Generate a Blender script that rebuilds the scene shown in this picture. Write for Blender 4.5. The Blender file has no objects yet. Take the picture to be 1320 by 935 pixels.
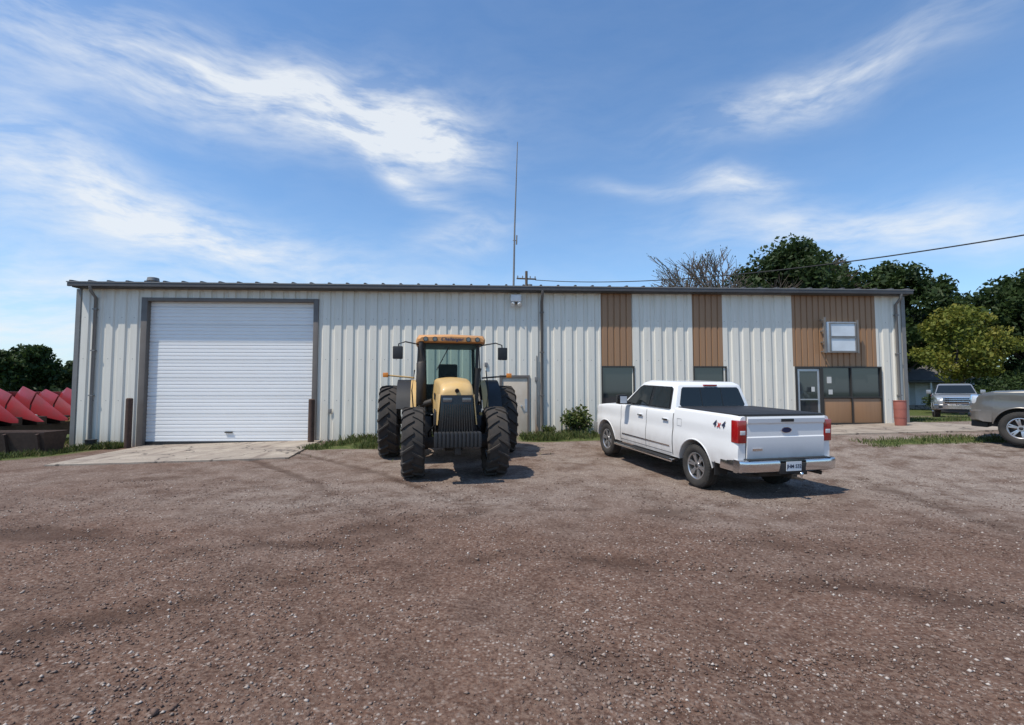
import bpy, bmesh, math, random
import numpy as np
from mathutils import Vector, Matrix
random.seed(7); rng=np.random.default_rng(7)
S=bpy.context.scene
C=bpy.context.collection
S.view_settings.view_transform='Standard'; S.view_settings.look='None'; S.view_settings.exposure=0

# ---------------------------------------------------------------- terrain height
def sm(a,b,x):
    t=np.clip((x-a)/(b-a),0,1); return t*t*(3-2*t)
def G(X,Y):
    X=np.asarray(X,float); Y=np.asarray(Y,float)
    near=-.15*sm(0,10,Y)
    T=.13+.0256*np.clip(X,-17,18)
    k=sm(5,12,X)
    w=sm(9.5-2.5*k,17.3-2.3*k,Y)
    z=near*(1-w)+T*w
    f=sm(20,30,Y)
    return z*(1-f)+.1*f
def g1(x,y): return float(G(x,y))
_lat=rng.random((256,256))
def vn(X,Y,s,o=0):
    X=X*s+o*17.3; Y=Y*s+o*9.7
    xi=np.floor(X).astype(int); yi=np.floor(Y).astype(int)
    fx=X-xi; fy=Y-yi; fx=fx*fx*(3-2*fx); fy=fy*fy*(3-2*fy)
    a=_lat[xi%256,yi%256]; b=_lat[(xi+1)%256,yi%256]; c=_lat[xi%256,(yi+1)%256]; d=_lat[(xi+1)%256,(yi+1)%256]
    return (a*(1-fx)+b*fx)*(1-fy)+(c*(1-fx)+d*fx)*fy
def fbm(X,Y,s,o=0,n=4):
    r=0;a=.5;t=0
    for i in range(n):
        r=r+a*vn(X,Y,s*2**i,o+i); t+=a; a*=.5
    return r/t

# ---------------------------------------------------------------- node helpers
class NT:
    def __init__(s,t): s.t=t
    def n(s,k,**kw):
        x=s.t.nodes.new(k)
        for a,b in kw.items(): setattr(x,a,b)
        return x
    def put(s,sock,v):
        if isinstance(v,(int,float)): sock.default_value=v
        elif isinstance(v,(tuple,list)): sock.default_value=v
        else: s.t.links.new(v,sock)
    def m(s,op,a,b=None,c=None,clamp=False):
        x=s.n('ShaderNodeMath',operation=op,use_clamp=clamp)
        s.put(x.inputs[0],a)
        if b is not None: s.put(x.inputs[1],b)
        if c is not None: s.put(x.inputs[2],c)
        return x.outputs[0]
    def mix(s,f,a,b,blend='MIX'):
        x=s.n('ShaderNodeMix',data_type='RGBA',blend_type=blend)
        s.put(x.inputs[0],f); s.put(x.inputs[6],a); s.put(x.inputs[7],b)
        return x.outputs[2]
    def noise(s,vec,scale,detail=4,rough=.55,dist=0,out=0):
        x=s.n('ShaderNodeTexNoise'); s.put(x.inputs['Vector'],vec)
        x.inputs['Scale'].default_value=scale; x.inputs['Detail'].default_value=detail
        x.inputs['Roughness'].default_value=rough; x.inputs['Distortion'].default_value=dist
        return x.outputs[out]
    def ramp(s,f,stops,interp='LINEAR'):
        x=s.n('ShaderNodeValToRGB'); x.color_ramp.interpolation=interp
        e=x.color_ramp.elements
        while len(e)<len(stops): e.new(.5)
        for i,(p,c) in enumerate(stops):
            e[i].position=p; e[i].color=(c,c,c,1) if isinstance(c,(int,float)) else (*c,1)
        s.put(x.inputs[0],f); return x.outputs[0]
    def mapping(s,vec,scale,rot=(0,0,0)):
        x=s.n('ShaderNodeMapping'); s.put(x.inputs[0],vec); x.inputs['Scale'].default_value=scale; x.inputs['Rotation'].default_value=rot
        return x.outputs[0]
def c4(c): return (*c,1)
def newmat(name):
    m=bpy.data.materials.new(name); m.use_nodes=True
    nt=m.node_tree; b=nt.nodes['Principled BSDF']
    return m,NT(nt),b
def pbr(name,col,rough=.5,metal=0,var=.15,vs=3,coat=0,bump=0,bs=40,spec=None,dirt=None,stretch=(1,1,1)):
    m,N,b=newmat(name)
    tc=N.n('ShaderNodeTexCoord').outputs['Object']
    v=N.mapping(tc,stretch)
    f=N.noise(v,vs,4,.6)
    f2=N.ramp(f,[(.3,0),(.7,1)])
    col2=dirt if dirt else tuple(x*(1-var*2) for x in col)
    fac=N.m('MULTIPLY',f2,.5 if not dirt else var)
    N.put(b.inputs['Base Color'],N.mix(fac,c4(col),c4(col2)))
    N.put(b.inputs['Roughness'],N.m('ADD',N.m('MULTIPLY',f2,.12),rough))
    b.inputs['Metallic'].default_value=metal
    if coat: b.inputs['Coat Weight'].default_value=coat; b.inputs['Coat Roughness'].default_value=.06
    if spec is not None: b.inputs['Specular IOR Level'].default_value=spec
    if bump:
        bn=N.n('ShaderNodeBump'); bn.inputs['Strength'].default_value=bump; bn.inputs['Distance'].default_value=.01
        N.put(bn.inputs['Height'],N.noise(v,bs,3)); N.put(b.inputs['Normal'],bn.outputs[0])
    return m

# ---------------------------------------------------------------- mesh helpers
def empty(name,loc=(0,0,0),rot=(0,0,0)):
    e=bpy.data.objects.new(name,None); e.location=loc; e.rotation_euler=rot; e.empty_display_size=.2
    C.objects.link(e); return e
def finish(name,me,mat,parent,smooth=40):
    if mat is not None:
        for mm in (mat if isinstance(mat,(list,tuple)) else [mat]): me.materials.append(mm)
    if smooth:
        me.polygons.foreach_set('use_smooth',[True]*len(me.polygons))
        me.set_sharp_from_angle(angle=math.radians(smooth))
    o=bpy.data.objects.new(name,me); C.objects.link(o)
    if parent: o.parent=parent
    return o
def mk(name,v,f,mat,parent=None,smooth=None,bevel=0,fix=True):
    me=bpy.data.meshes.new(name)
    me.from_pydata([tuple(p) for p in v],[],f)
    if bevel or fix:
        bm=bmesh.new(); bm.from_mesh(me)
        bmesh.ops.recalc_face_normals(bm,faces=bm.faces)
        if bevel:
            es=[e for e in bm.edges if len(e.link_faces)==2 and e.calc_face_angle(0)>.45]
            bmesh.ops.bevel(bm,geom=es,offset=bevel,segments=2,profile=.6,affect='EDGES',clamp_overlap=True)
        bm.to_mesh(me); bm.free()
    return finish(name,me,mat,parent,smooth if smooth else (45 if bevel else None))
BF=[(0,1,3,2),(4,6,7,5),(0,4,5,1),(2,3,7,6),(0,2,6,4),(1,5,7,3)]
def box(name,lo,hi,mat,parent=None,bevel=0,rot=None,taper=None):
    c=[(a+b)/2 for a,b in zip(lo,hi)]; h=[(b-a)/2 for a,b in zip(lo,hi)]
    v=[]
    for i in (-1,1):
        for j in (-1,1):
            for k in (-1,1):
                p=Vector((i*h[0],j*h[1],k*h[2]))
                if taper and k>0: p.x*=taper[0]; p.y*=taper[1]
                if rot: p=rot@p
                v.append(p+Vector(c))
    return mk(name,v,BF,mat,parent,bevel=bevel)
def RX(a): return Matrix.Rotation(math.radians(a),3,'X')
def RY(a): return Matrix.Rotation(math.radians(a),3,'Y')
def RZ(a): return Matrix.Rotation(math.radians(a),3,'Z')
def tube(name,pts,rs,mat,parent=None,n=12,caps=True):
    pts=[Vector(p) for p in pts]
    if isinstance(rs,(int,float)): rs=[rs]*len(pts)
    V=[];F=[]
    up=Vector((0,0,1))
    for i,p in enumerate(pts):
        d=(pts[min(i+1,len(pts)-1)]-pts[max(i-1,0)]).normalized()
        a=d.cross(up)
        if a.length<.05: a=d.cross(Vector((0,1,0)))
        a.normalize(); b=d.cross(a).normalized()
        for k in range(n):
            t=2*math.pi*k/n
            V.append(p+(a*math.cos(t)+b*math.sin(t))*rs[i])
    for i in range(len(pts)-1):
        for k in range(n):
            F.append((i*n+k,i*n+(k+1)%n,(i+1)*n+(k+1)%n,(i+1)*n+k))
    if caps: F.append(tuple(range(n))); F.append(tuple(range((len(pts)-1)*n,len(pts)*n)))
    return mk(name,V,F,mat,parent,smooth=50)
def loft(name,rings,mat,parent=None,smooth=35,caps=True,bevel=0):
    n=len(rings[0]); V=[p for r in rings for p in r]; F=[]
    for i in range(len(rings)-1):
        for k in range(n): F.append((i*n+k,i*n+(k+1)%n,(i+1)*n+(k+1)%n,(i+1)*n+k))
    if caps: F.append(tuple(range(n))); F.append(tuple(range((len(rings)-1)*n,len(rings)*n)))
    return mk(name,V,F,mat,parent,smooth=smooth,bevel=bevel)
def lathe(name,prof,center,mat,parent=None,n=48):
    cx,cy,cz=center; V=[];F=[];k=len(prof)
    for i in range(n):
        t=2*math.pi*i/n
        for r,y in prof: V.append((cx+r*math.cos(t),cy+y,cz+r*math.sin(t)))
    for i in range(n):
        for j in range(k-1):
            a=i*k+j;b=((i+1)%n)*k+j
            F.append((a,b,b+1,a+1))
    return mk(name,V,F,mat,parent,smooth=35)
def text(name,body,size,mat,parent,loc,xa,ya,extr=.003,shear=0):
    cu=bpy.data.curves.new(name,'FONT'); cu.body=body; cu.size=size; cu.extrude=extr; cu.align_x='CENTER'; cu.align_y='CENTER'; cu.shear=shear; cu.offset=size*.02
    t=bpy.data.objects.new(name+'_t',cu); C.objects.link(t)
    dg=bpy.context.evaluated_depsgraph_get(); dg.update()
    me=bpy.data.meshes.new_from_object(t.evaluated_get(dg)); bpy.data.objects.remove(t)
    me.materials.clear(); me.materials.append(mat)
    o=bpy.data.objects.new(name,me); C.objects.link(o); o.parent=parent
    xa=Vector(xa).normalized(); ya=Vector(ya).normalized(); za=xa.cross(ya)
    Mx=Matrix((xa,ya,za)).transposed().to_4x4(); Mx.translation=Vector(loc); o.matrix_local=Mx
    return o
def quads(name,P,mat,parent=None,tone=None):
    n=len(P); me=bpy.data.meshes.new(name)
    me.vertices.add(n*4); me.vertices.foreach_set('co',P.reshape(-1).astype(np.float32))
    me.loops.add(n*4); me.loops.foreach_set('vertex_index',np.arange(n*4,dtype=np.int32))
    me.polygons.add(n); me.polygons.foreach_set('loop_start',np.arange(0,n*4,4,dtype=np.int32))
    me.update(calc_edges=True)
    if tone is not None:
        a=me.attributes.new('tone','FLOAT','POINT'); a.data.foreach_set('value',np.repeat(tone,4).astype(np.float32))
    me.materials.append(mat)
    o=bpy.data.objects.new(name,me); C.objects.link(o)
    if parent: o.parent=parent
    return o

# ---------------------------------------------------------------- materials
M={}
def wall_mat(name,col,dirt,amt=.3):
    m,N,b=newmat(name)
    tc=N.n('ShaderNodeTexCoord').outputs['Object']
    st=N.noise(N.mapping(tc,(6,6,.3)),2.2,5,.65)
    bl=N.noise(tc,.7,3,.6)
    sep=N.n('ShaderNodeSeparateXYZ'); N.put(sep.inputs[0],tc)
    low=N.m('SUBTRACT',1,N.m('DIVIDE',N.m('ADD',sep.outputs[2],.3),1.2),clamp=True)
    f=N.m('ADD',N.m('MULTIPLY',N.ramp(st,[(.45,0),(.75,1)]),amt),N.m('MULTIPLY',N.m('MULTIPLY',low,low),N.m('MULTIPLY',st,1.1)),clamp=True)
    c=N.mix(f,c4(col),c4(dirt))
    c=N.mix(N.m('MULTIPLY',N.ramp(bl,[(.35,0),(.7,1)]),.07),c,c4(tuple(x*.55 for x in col)))
    dx=N.m('DIVIDE',N.m('SUBTRACT',sep.outputs[0],15.55),.22); dzz=N.m('SUBTRACT',1,N.m('DIVIDE',sep.outputs[2],2.6),clamp=True)
    r=N.m('MULTIPLY',N.m('MULTIPLY',N.m('EXPONENT',N.m('MULTIPLY',N.m('MULTIPLY',dx,dx),-1)),dzz),N.ramp(st,[(.35,.2),(.6,1)]))
    c=N.mix(r,c,(.20,.10,.045,1))
    N.put(b.inputs['Base Color'],c); b.inputs['Roughness'].default_value=.42
    return m
M['siding']=wall_mat('siding_cream',(.72,.685,.60),(.43,.37,.28))
M['brown']=wall_mat('siding_brown',(.31,.175,.092),(.18,.105,.06))
M['fascia']=pbr('fascia_dark',(.09,.085,.085),.5,.2)
M['gutter']=pbr('gutter_grey',(.22,.21,.20),.45,.3)
M['doorwhite']=pbr('door_white',(.80,.80,.79),.42,0,.08,1.2,dirt=(.5,.47,.42))
M['jamb']=pbr('jamb_taupe',(.15,.13,.115),.5)
M['rust']=pbr('rust_steel',(.075,.042,.03),.75,0,.3,9,bump=.4)
M['tandoor']=pbr('door_tan',(.60,.52,.42),.55,0,.5,3,dirt=(.46,.36,.25))
M['bronze']=pbr('frame_bronze',(.05,.045,.04),.4,.3)
M['alu']=pbr('aluminium',(.55,.56,.57),.35,.7)
M['white']=pbr('white_plain',(.75,.75,.73),.5)
M['pane']=pbr('sign_pane',(.62,.66,.70),.12,0,.2,1.5,coat=.6)
M['posters']=pbr('paper',(.55,.55,.53),.8)
M['salmon']=pbr('bin_red',(.34,.11,.08),.6,0,.2)
M['black']=pbr('black_plastic',(.02,.02,.021),.5,0,.2)
M['gloss']=pbr('black_gloss',(.012,.012,.013),.2)
M['rubber']=pbr('tyre_rubber',(.022,.021,.02),.8,0,.4,6,dirt=(.09,.075,.06),bump=.3)
M['rubber2']=pbr('tyre_rubber_dusty',(.026,.024,.022),.85,0,.42,5,dirt=(.10,.078,.062),bump=.4)
M['chrome']=pbr('chrome',(.75,.75,.76),.14,1,.05)
M['rim']=pbr('rim_alloy',(.5,.5,.51),.28,.85,.1)
M['tail']=pbr('tail_red',(.35,.006,.008),.15,0,.1,coat=1)
M['amber']=pbr('amber',(.8,.25,.02),.3,0,.1,coat=.5)
M['lamp']=pbr('lamp_lens',(.7,.72,.75),.12,.3,.05,coat=1)
M['lampdark']=pbr('lamp_lens_dark',(.12,.12,.12),.15,.3,.05,coat=1)
M['blue']=pbr('emblem_blue',(.02,.03,.09),.25,.2)
M['plate']=pbr('plate_white',(.66,.70,.74),.4)
M['ink']=pbr('ink_dark',(.02,.025,.06),.5)
M['redink']=pbr('ink_red',(.45,.02,.02),.4)
M['yellow']=pbr('tractor_yellow',(.64,.40,.13),.42,0,.5,3,coat=.2,dirt=(.42,.31,.18))
M['orange']=pbr('tractor_roof_orange',(.56,.27,.09),.45,0,.4,3,dirt=(.38,.22,.12))
M['darkmetal']=pbr('dark_metal',(.03,.028,.027),.55,.4,.4,8,dirt=(.10,.08,.06))
M['seat']=pbr('seat_fabric',(.05,.05,.05),.9)
M['red']=pbr('machine_red',(.26,.014,.020),.45,0,.6,2.5,coat=.15,dirt=(.12,.018,.02))
M['bark']=pbr('bark',(.11,.085,.065),.9,0,.3,4,bump=.8,bs=12)
M['deadbark']=pbr('dead_bark',(.15,.12,.10),.9,0,.2,4)
M['wire']=pbr('wire_black',(.015,.015,.015),.7)
M['pole']=pbr('pole_wood',(.13,.095,.07),.85)
M['houseside']=pbr('house_siding',(.55,.54,.50),.7)
M['shingle']=pbr('shingle',(.12,.115,.11),.9)
M['inner']=pbr('interior_dark',(.03,.03,.03),.9)
def paint(name,col,metal=0):
    m,N,b=newmat(name)
    tc=N.n('ShaderNodeTexCoord').outputs['Object']
    sep=N.n('ShaderNodeSeparateXYZ'); N.put(sep.inputs[0],tc)
    low=N.m('SUBTRACT',1,N.m('DIVIDE',N.m('SUBTRACT',sep.outputs[2],.4),.6),clamp=True)
    d=N.m('MULTIPLY',low,N.ramp(N.noise(tc,4,5,.6),[(.25,.15),(.75,.8)]))
    d=N.m('ADD',d,N.m('MULTIPLY',N.noise(tc,1.5,3,.6),.06))
    N.put(b.inputs['Base Color'],N.mix(d,c4(col),(.30,.25,.21,1)))
    N.put(b.inputs['Roughness'],N.m('ADD',.3,N.m('MULTIPLY',d,.5)))
    b.inputs['Metallic'].default_value=metal
    b.inputs['Coat Weight'].default_value=.8; b.inputs['Coat Roughness'].default_value=.05
    return m
M['pwhite']=paint('paint_white',(.80,.795,.78))
M['pgrey']=paint('paint_grey',(.115,.11,.10),.3)
M['psilver']=paint('paint_silver',(.30,.31,.32),.4)
def glass(name,alpha,tint=(.012,.015,.015),spec=.6):
    m,N,b=newmat(name)
    b.inputs['Base Color'].default_value=c4(tint); b.inputs['Roughness'].default_value=.04
    b.inputs['Specular IOR Level'].default_value=spec
    if alpha<1:
        tr=N.n('ShaderNodeBsdfTransparent'); tr.inputs[0].default_value=(.70,.82,.79,1)
        fr=N.n('ShaderNodeFresnel'); fr.inputs[0].default_value=1.5
        mx=N.n('ShaderNodeMixShader'); N.put(mx.inputs[0],N.m('ADD',fr.outputs[0],alpha,clamp=True))
        N.put(mx.inputs[1],tr.outputs[0]); N.put(mx.inputs[2],b.outputs[0])
        N.put([n for n in N.t.nodes if n.type=='OUTPUT_MATERIAL'][0].inputs[0],mx.outputs[0])
    return m
M['glass']=glass('dark_glass',1)
M['shopglass']=glass('shop_glass',1,(.03,.036,.04),1.0)
M['clear']=glass('cab_glass',.10)
def leaf(name,c1,c2,c3):
    m,N,b=newmat(name)
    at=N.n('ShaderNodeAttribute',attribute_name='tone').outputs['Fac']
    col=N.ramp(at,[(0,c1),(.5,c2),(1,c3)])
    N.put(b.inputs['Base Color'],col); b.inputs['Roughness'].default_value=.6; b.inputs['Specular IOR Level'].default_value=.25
    tr=N.n('ShaderNodeBsdfTranslucent'); N.put(tr.inputs[0],col)
    mx=N.n('ShaderNodeMixShader'); mx.inputs[0].default_value=.28
    N.put(mx.inputs[1],b.outputs[0]); N.put(mx.inputs[2],tr.outputs[0])
    N.put([n for n in N.t.nodes if n.type=='OUTPUT_MATERIAL'][0].inputs[0],mx.outputs[0])
    return m
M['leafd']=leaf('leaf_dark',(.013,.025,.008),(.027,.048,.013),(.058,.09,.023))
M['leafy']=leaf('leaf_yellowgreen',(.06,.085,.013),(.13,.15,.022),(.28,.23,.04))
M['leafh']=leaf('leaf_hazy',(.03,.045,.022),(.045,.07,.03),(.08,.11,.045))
M['grass']=leaf('grass_blade',(.045,.070,.018),(.085,.12,.03),(.20,.18,.08))

def concrete():
    m,N,b=newmat('concrete')
    p=N.n('ShaderNodeNewGeometry').outputs['Position']
    n1=N.noise(p,1.1,6,.65); n2=N.noise(p,30,3,.6)
    c=N.mix(N.ramp(n1,[(.3,0),(.7,1)]),(.43,.365,.29,1),(.25,.205,.165,1))
    c=N.mix(N.m('MULTIPLY',N.ramp(n2,[(.45,0),(.6,1)]),.35),c,(.19,.155,.13,1))
    c=N.mix(N.ramp(N.noise(N.mapping(p,(1.6,.35,1),(0,0,.35)),1.6,4,.6),[(.53,0),(.66,.65)]),c,(.12,.082,.064,1))
    wp=N.n('ShaderNodeVectorMath',operation='ADD'); N.put(wp.inputs[0],p); N.put(wp.inputs[1],N.noise(p,1.6,3,.6,out=1))
    vc=N.n('ShaderNodeTexVoronoi',feature='DISTANCE_TO_EDGE'); N.put(vc.inputs['Vector'],wp.outputs[0]); vc.inputs['Scale'].default_value=.55
    c=N.mix(N.ramp(vc.outputs['Distance'],[(.008,.85),(.022,0)]),c,(.07,.055,.045,1))
    br=N.n('ShaderNodeTexBrick'); N.put(br.inputs[0],p); br.offset=0
    br.inputs['Scale'].default_value=1; br.inputs['Brick Width'].default_value=2.9; br.inputs['Row Height'].default_value=2.2; br.inputs['Mortar Size'].default_value=.014
    br.inputs['Color1'].default_value=br.inputs['Color2'].default_value=(0,0,0,1); br.inputs['Mortar'].default_value=(1,1,1,1)
    c=N.mix(N.m('MULTIPLY',br.outputs[0],.7),c,(.08,.07,.06,1))
    N.put(b.inputs['Base Color'],c); b.inputs['Roughness'].default_value=.85
    return m
M['concrete']=concrete()

def ground_mat():
    m,N,b=newmat('gravel_lot')
    p=N.n('ShaderNodeNewGeometry').outputs['Position']
    A=lambda k:N.n('ShaderNodeAttribute',attribute_name=k).outputs['Fac']
    big=N.noise(p,.45,3,.6); mid=N.noise(p,1.7,6,.75); fine=N.noise(p,26,4,.75)
    gf=N.m('ADD',A('grey'),N.m('MULTIPLY',N.m('SUBTRACT',big,.5),1.5),clamp=True)
    base=N.mix(gf,(.140,.078,.054,1),(.285,.240,.205,1))
    base=N.mix(N.ramp(mid,[(.43,0),(.62,.80)]),base,(.085,.047,.033,1))
    base=N.mix(N.m('MULTIPLY',N.ramp(fine,[(.45,0),(.60,1)]),.38),base,(.27,.20,.155,1))
    base=N.mix(N.m('MULTIPLY',N.ramp(fine,[(.36,1),(.48,0)]),.55),base,(.045,.028,.021,1))
    v=N.n('ShaderNodeTexVoronoi'); N.put(v.inputs['Vector'],p); v.inputs['Scale'].default_value=40
    sp=N.n('ShaderNodeSeparateColor'); N.put(sp.inputs[0],v.outputs['Color'])
    peb=N.ramp(sp.outputs[0],[(0,(.07,.042,.032)),(.45,(.15,.097,.074)),(.75,(.26,.205,.17)),(.93,(.45,.39,.34)),(1,(.60,.55,.49))])
    edge=N.ramp(v.outputs['Distance'],[(.25,1),(.62,0)])
    trk=N.m('ADD',A('track'),N.m('MULTIPLY',N.m('SUBTRACT',mid,.5),.9))
    trk=N.ramp(trk,[(.15,0),(.70,1)])
    dens=N.m('ADD',.08,N.m('MULTIPLY',N.ramp(mid,[(.36,1),(.60,0)]),.60))
    pf=N.m('MULTIPLY',N.m('MULTIPLY',edge,N.m('SUBTRACT',1,N.m('MULTIPLY',trk,.85))),dens)
    c=N.mix(pf,base,peb)
    c=N.mix(N.m('MULTIPLY',trk,.55),c,(.062,.036,.025,1))
    gcol=N.ramp(N.noise(p,5,4,.75),[(.3,(.045,.062,.018)),(.55,(.085,.105,.03)),(.75,(.19,.16,.08))])
    c=N.mix(A('grass'),c,gcol)
    N.put(b.inputs['Base Color'],c); b.inputs['Roughness'].default_value=.9; b.inputs['Specular IOR Level'].default_value=.15
    h=N.m('ADD',N.m('MULTIPLY',v.outputs['Distance'],-.5),N.m('ADD',N.m('MULTIPLY',fine,1.3),N.m('MULTIPLY',N.noise(p,6,2,.6),1.0)))
    bn=N.n('ShaderNodeBump'); bn.inputs['Strength'].default_value=.8; bn.inputs['Distance'].default_value=.02
    N.put(bn.inputs['Height'],h); N.put(b.inputs['Normal'],bn.outputs[0])
    return m
M['ground']=ground_mat()

def axis(lo,hi,st,far):
    a=list(np.arange(lo,hi+1e-6,st)); s=st; x=hi; r=[]
    while x<far: s*=1.25; x+=s; r.append(x)
    s=st; x=lo; l=[]
    while x>-far: s*=1.25; x-=s; l.append(x)
    return np.array(l[::-1]+a+r)
xs=axis(-17,18,.08,900); ys=axis(1.2,17,.06,900)
XX,YY=np.meshgrid(xs,ys,indexing='ij')
n_w=fbm(XX,YY,.9,3)-.5; n_l=fbm(XX,YY,.28,53,3)-.5
def band(d,w): return np.exp(-(d/w)**2)
brk=np.clip(fbm(XX,YY,.6,41)*2.8-.75,0,1.2)
brk2=np.clip(fbm(XX,YY,.5,61)*3.0-1.05,0,1.2)
yc=5.25-.1*(np.clip(XX,-7,7)-.4)**2+n_w*.45+n_l*.7
trk=band(YY-yc,.26)*1.25*brk+band(YY-yc+.72+.6*n_l,.11)*.45*brk2
yc2=3.55-.05*(np.clip(XX,-7,7)-1.0)**2+n_w*.5-n_l*1.2
trk+=band(YY-yc2,.24)*.55*brk2
for off in (0,1.9):
    t=np.clip((YY-8)/8,0,1); xc=-2.5+off-7.2*t**1.2+n_w*.3
    trk+=band(XX-xc,.17)*.7*sm(7.2,8.5,YY)*(.4+brk)
trk+=np.exp(-((XX+5.8)/.8)**2-((YY-6.4)/.3)**2)*1.6
trk+=np.exp(-((XX+2.6)/.5)**2-((YY-5.9)/.18)**2)*.8
trk+=band(YY-(7.6+.12*XX)+n_w,.16)*.5*sm(-4,-2,XX)*(1-sm(3,6,XX))*brk
trk+=band(XX-(6.5+.15*(YY-8))+n_l,.22)*.6*sm(5,6,YY)*(1-sm(9,11,YY))
trk*=.35+1.2*fbm(XX,YY,2.2,8)
blob=fbm(XX,YY,.7,21,5)
trk=np.clip(trk+np.clip(blob-.58,0,1)*2.2,0,1)
grey=np.clip(.0+.72*sm(5.6,9,YY)*(1-.45*sm(-2,-9,XX))+.25*sm(2,8,XX),0,1)*(1-.5*sm(-8,-14,XX))
gn=fbm(XX,YY,1.3,5)
gr=XX*0
def region(x0,x1,y0,y1,e=.8): return sm(x0-e,x0+e,XX)*(1-sm(x1-e,x1+e,XX))*sm(y0-e*.6,y0+e*.6,YY)*(1-sm(y1-e*.6,y1+e*.6,YY))
gr=np.maximum(gr,region(-40,-13.2,13.4,17.2,.9))
gr=np.maximum(gr,region(-6.0,-2.0,14.8,18,.6))
gr=np.maximum(gr,region(.2,4.6,15.5,18.5,.6))
gr=np.maximum(gr,region(9.5,40,13.0,13.9,.5)*.8)
gr=np.maximum(gr,region(14.8,60,18.6,23,.6))
gr=np.maximum(gr,sm(29,32,YY))
gr=np.maximum(gr,sm(18,21,YY)*(1-sm(-17,-14,XX)))
gr=np.maximum(gr,sm(45,60,np.abs(XX)))
gr=np.clip((gr*1.7-.9*gn-.10)*1.6,0,1)
ZZ=G(XX,YY)
fade=(1-sm(14,16,YY))*(1-sm(14,17,np.abs(XX)))
def micro(X,Y): return (fbm(X,Y,.8,2)-.5)*.06*(1-.7*sm(7,9,Y))+(fbm(X,Y,5,4)-.5)*.034
ZZ=ZZ+fade*(micro(XX,YY)-trk*.026)
nx,ny=XX.shape
vid=np.arange(nx*ny).reshape(nx,ny)
F=np.stack([vid[:-1,:-1],vid[1:,:-1],vid[1:,1:],vid[:-1,1:]],-1).reshape(-1,4)
me=bpy.data.meshes.new('ground')
me.vertices.add(nx*ny); me.vertices.foreach_set('co',np.stack([XX,YY,ZZ],-1).reshape(-1).astype(np.float32))
me.loops.add(F.size); me.loops.foreach_set('vertex_index',F.reshape(-1).astype(np.int32))
me.polygons.add(len(F)); me.polygons.foreach_set('loop_start',np.arange(0,F.size,4,dtype=np.int32))
me.polygons.foreach_set('use_smooth',np.ones(len(F),bool))
me.update(calc_edges=True)
for k,a in (('track',trk),('grey',grey),('grass',gr)):
    at=me.attributes.new(k,'FLOAT','POINT'); at.data.foreach_set('value',a.reshape(-1).astype(np.float32))
me.materials.append(M['ground'])
C.objects.link(bpy.data.objects.new('ground',me))

def stones():
    n=52000
    D=1.9+ (rng.random(n)**1.5)*8.5
    X=(rng.random(n)*2-1)*(D*1.1+.4); Y=D
    keep=fbm(X,Y,1.1,31)+rng.random(n)*.35>.58
    X=X[keep];Y=Y[keep];n=len(X)
    s=.0035+.012*rng.random(n)**3.5+.002*Y/6
    s[:40]*=2.2
    base=np.array([(1,0,0),(-1,0,0),(0,1,0),(0,-1,0),(0,0,1),(0,0,-1)],float)
    fc=np.array([(0,2,4),(2,1,4),(1,3,4),(3,0,4),(2,0,5),(1,2,5),(3,1,5),(0,3,5)])
    V=base[None]*(.7+.6*rng.random((n,6,1)))+rng.normal(0,.18,(n,6,3))
    V[:,:,2]*=.7
    a=rng.random(n)*6.28; ca,sa=np.cos(a)[:,None],np.sin(a)[:,None]
    x=V[:,:,0]*ca-V[:,:,1]*sa; y=V[:,:,0]*sa+V[:,:,1]*ca
    V=np.stack([x,y,V[:,:,2]],-1)*s[:,None,None]
    zb=G(X,Y)+micro(X,Y)
    V+=np.stack([X,Y,zb+s*.15],-1)[:,None,:]
    Fc=(fc[None]+np.arange(n)[:,None,None]*6).reshape(-1,3)
    me=bpy.data.meshes.new('gravel')
    me.vertices.add(n*6); me.vertices.foreach_set('co',V.reshape(-1).astype(np.float32))
    me.loops.add(Fc.size); me.loops.foreach_set('vertex_index',Fc.reshape(-1).astype(np.int32))
    me.polygons.add(len(Fc)); me.polygons.foreach_set('loop_start',np.arange(0,Fc.size,3,dtype=np.int32))
    me.update(calc_edges=True)
    at=me.attributes.new('tone','FLOAT','POINT'); at.data.foreach_set('value',np.repeat(rng.random(n),6).astype(np.float32))
    m,N,b=newmat('stone')
    N.put(b.inputs['Base Color'],N.ramp(N.n('ShaderNodeAttribute',attribute_name='tone').outputs['Fac'],[(0,(.09,.052,.038)),(.55,(.165,.105,.08)),(.88,(.27,.21,.17)),(1,(.48,.42,.37))]))
    b.inputs['Roughness'].default_value=.85
    me.materials.append(m); C.objects.link(bpy.data.objects.new('gravel',me))
stones()

def slab(name,c,n=14,lift=.03):
    A,B_,Cc,D=[np.array(q,float) for q in c]
    V=[];F=[]
    for i in range(n+1):
        for j in range(n+1):
            u=i/n;w=j/n
            p=(A*(1-u)+B_*u)*(1-w)+(D*(1-u)+Cc*u)*w
            V.append((p[0],p[1],g1(*p)+lift))
    for i in range(n):
        for j in range(n):
            a=i*(n+1)+j; F.append((a,a+1,a+n+2,a+n+1))
    ring=[i*(n+1) for i in range(n+1)]+[n*(n+1)+j for j in range(1,n+1)]+[i*(n+1)+n for i in range(n-1,-1,-1)]+[j for j in range(n-1,0,-1)]
    k0=len(V)
    for r in ring: V.append((V[r][0],V[r][1],V[r][2]-.15))
    for q in range(len(ring)):
        q2=(q+1)%len(ring); F.append((ring[q],ring[q2],k0+q2,k0+q))
    return mk(name,V,F,M['concrete'])
slab('concrete_apron',[(-12.35,17.15),(-6.5,17.4),(-5.8,13.2),(-11.3,12.3)],lift=.035)
slab('concrete_walkway',[(10.3,18.3),(14.7,18.5),(15.8,14.7),(8.9,15.0)],lift=.04)
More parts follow.
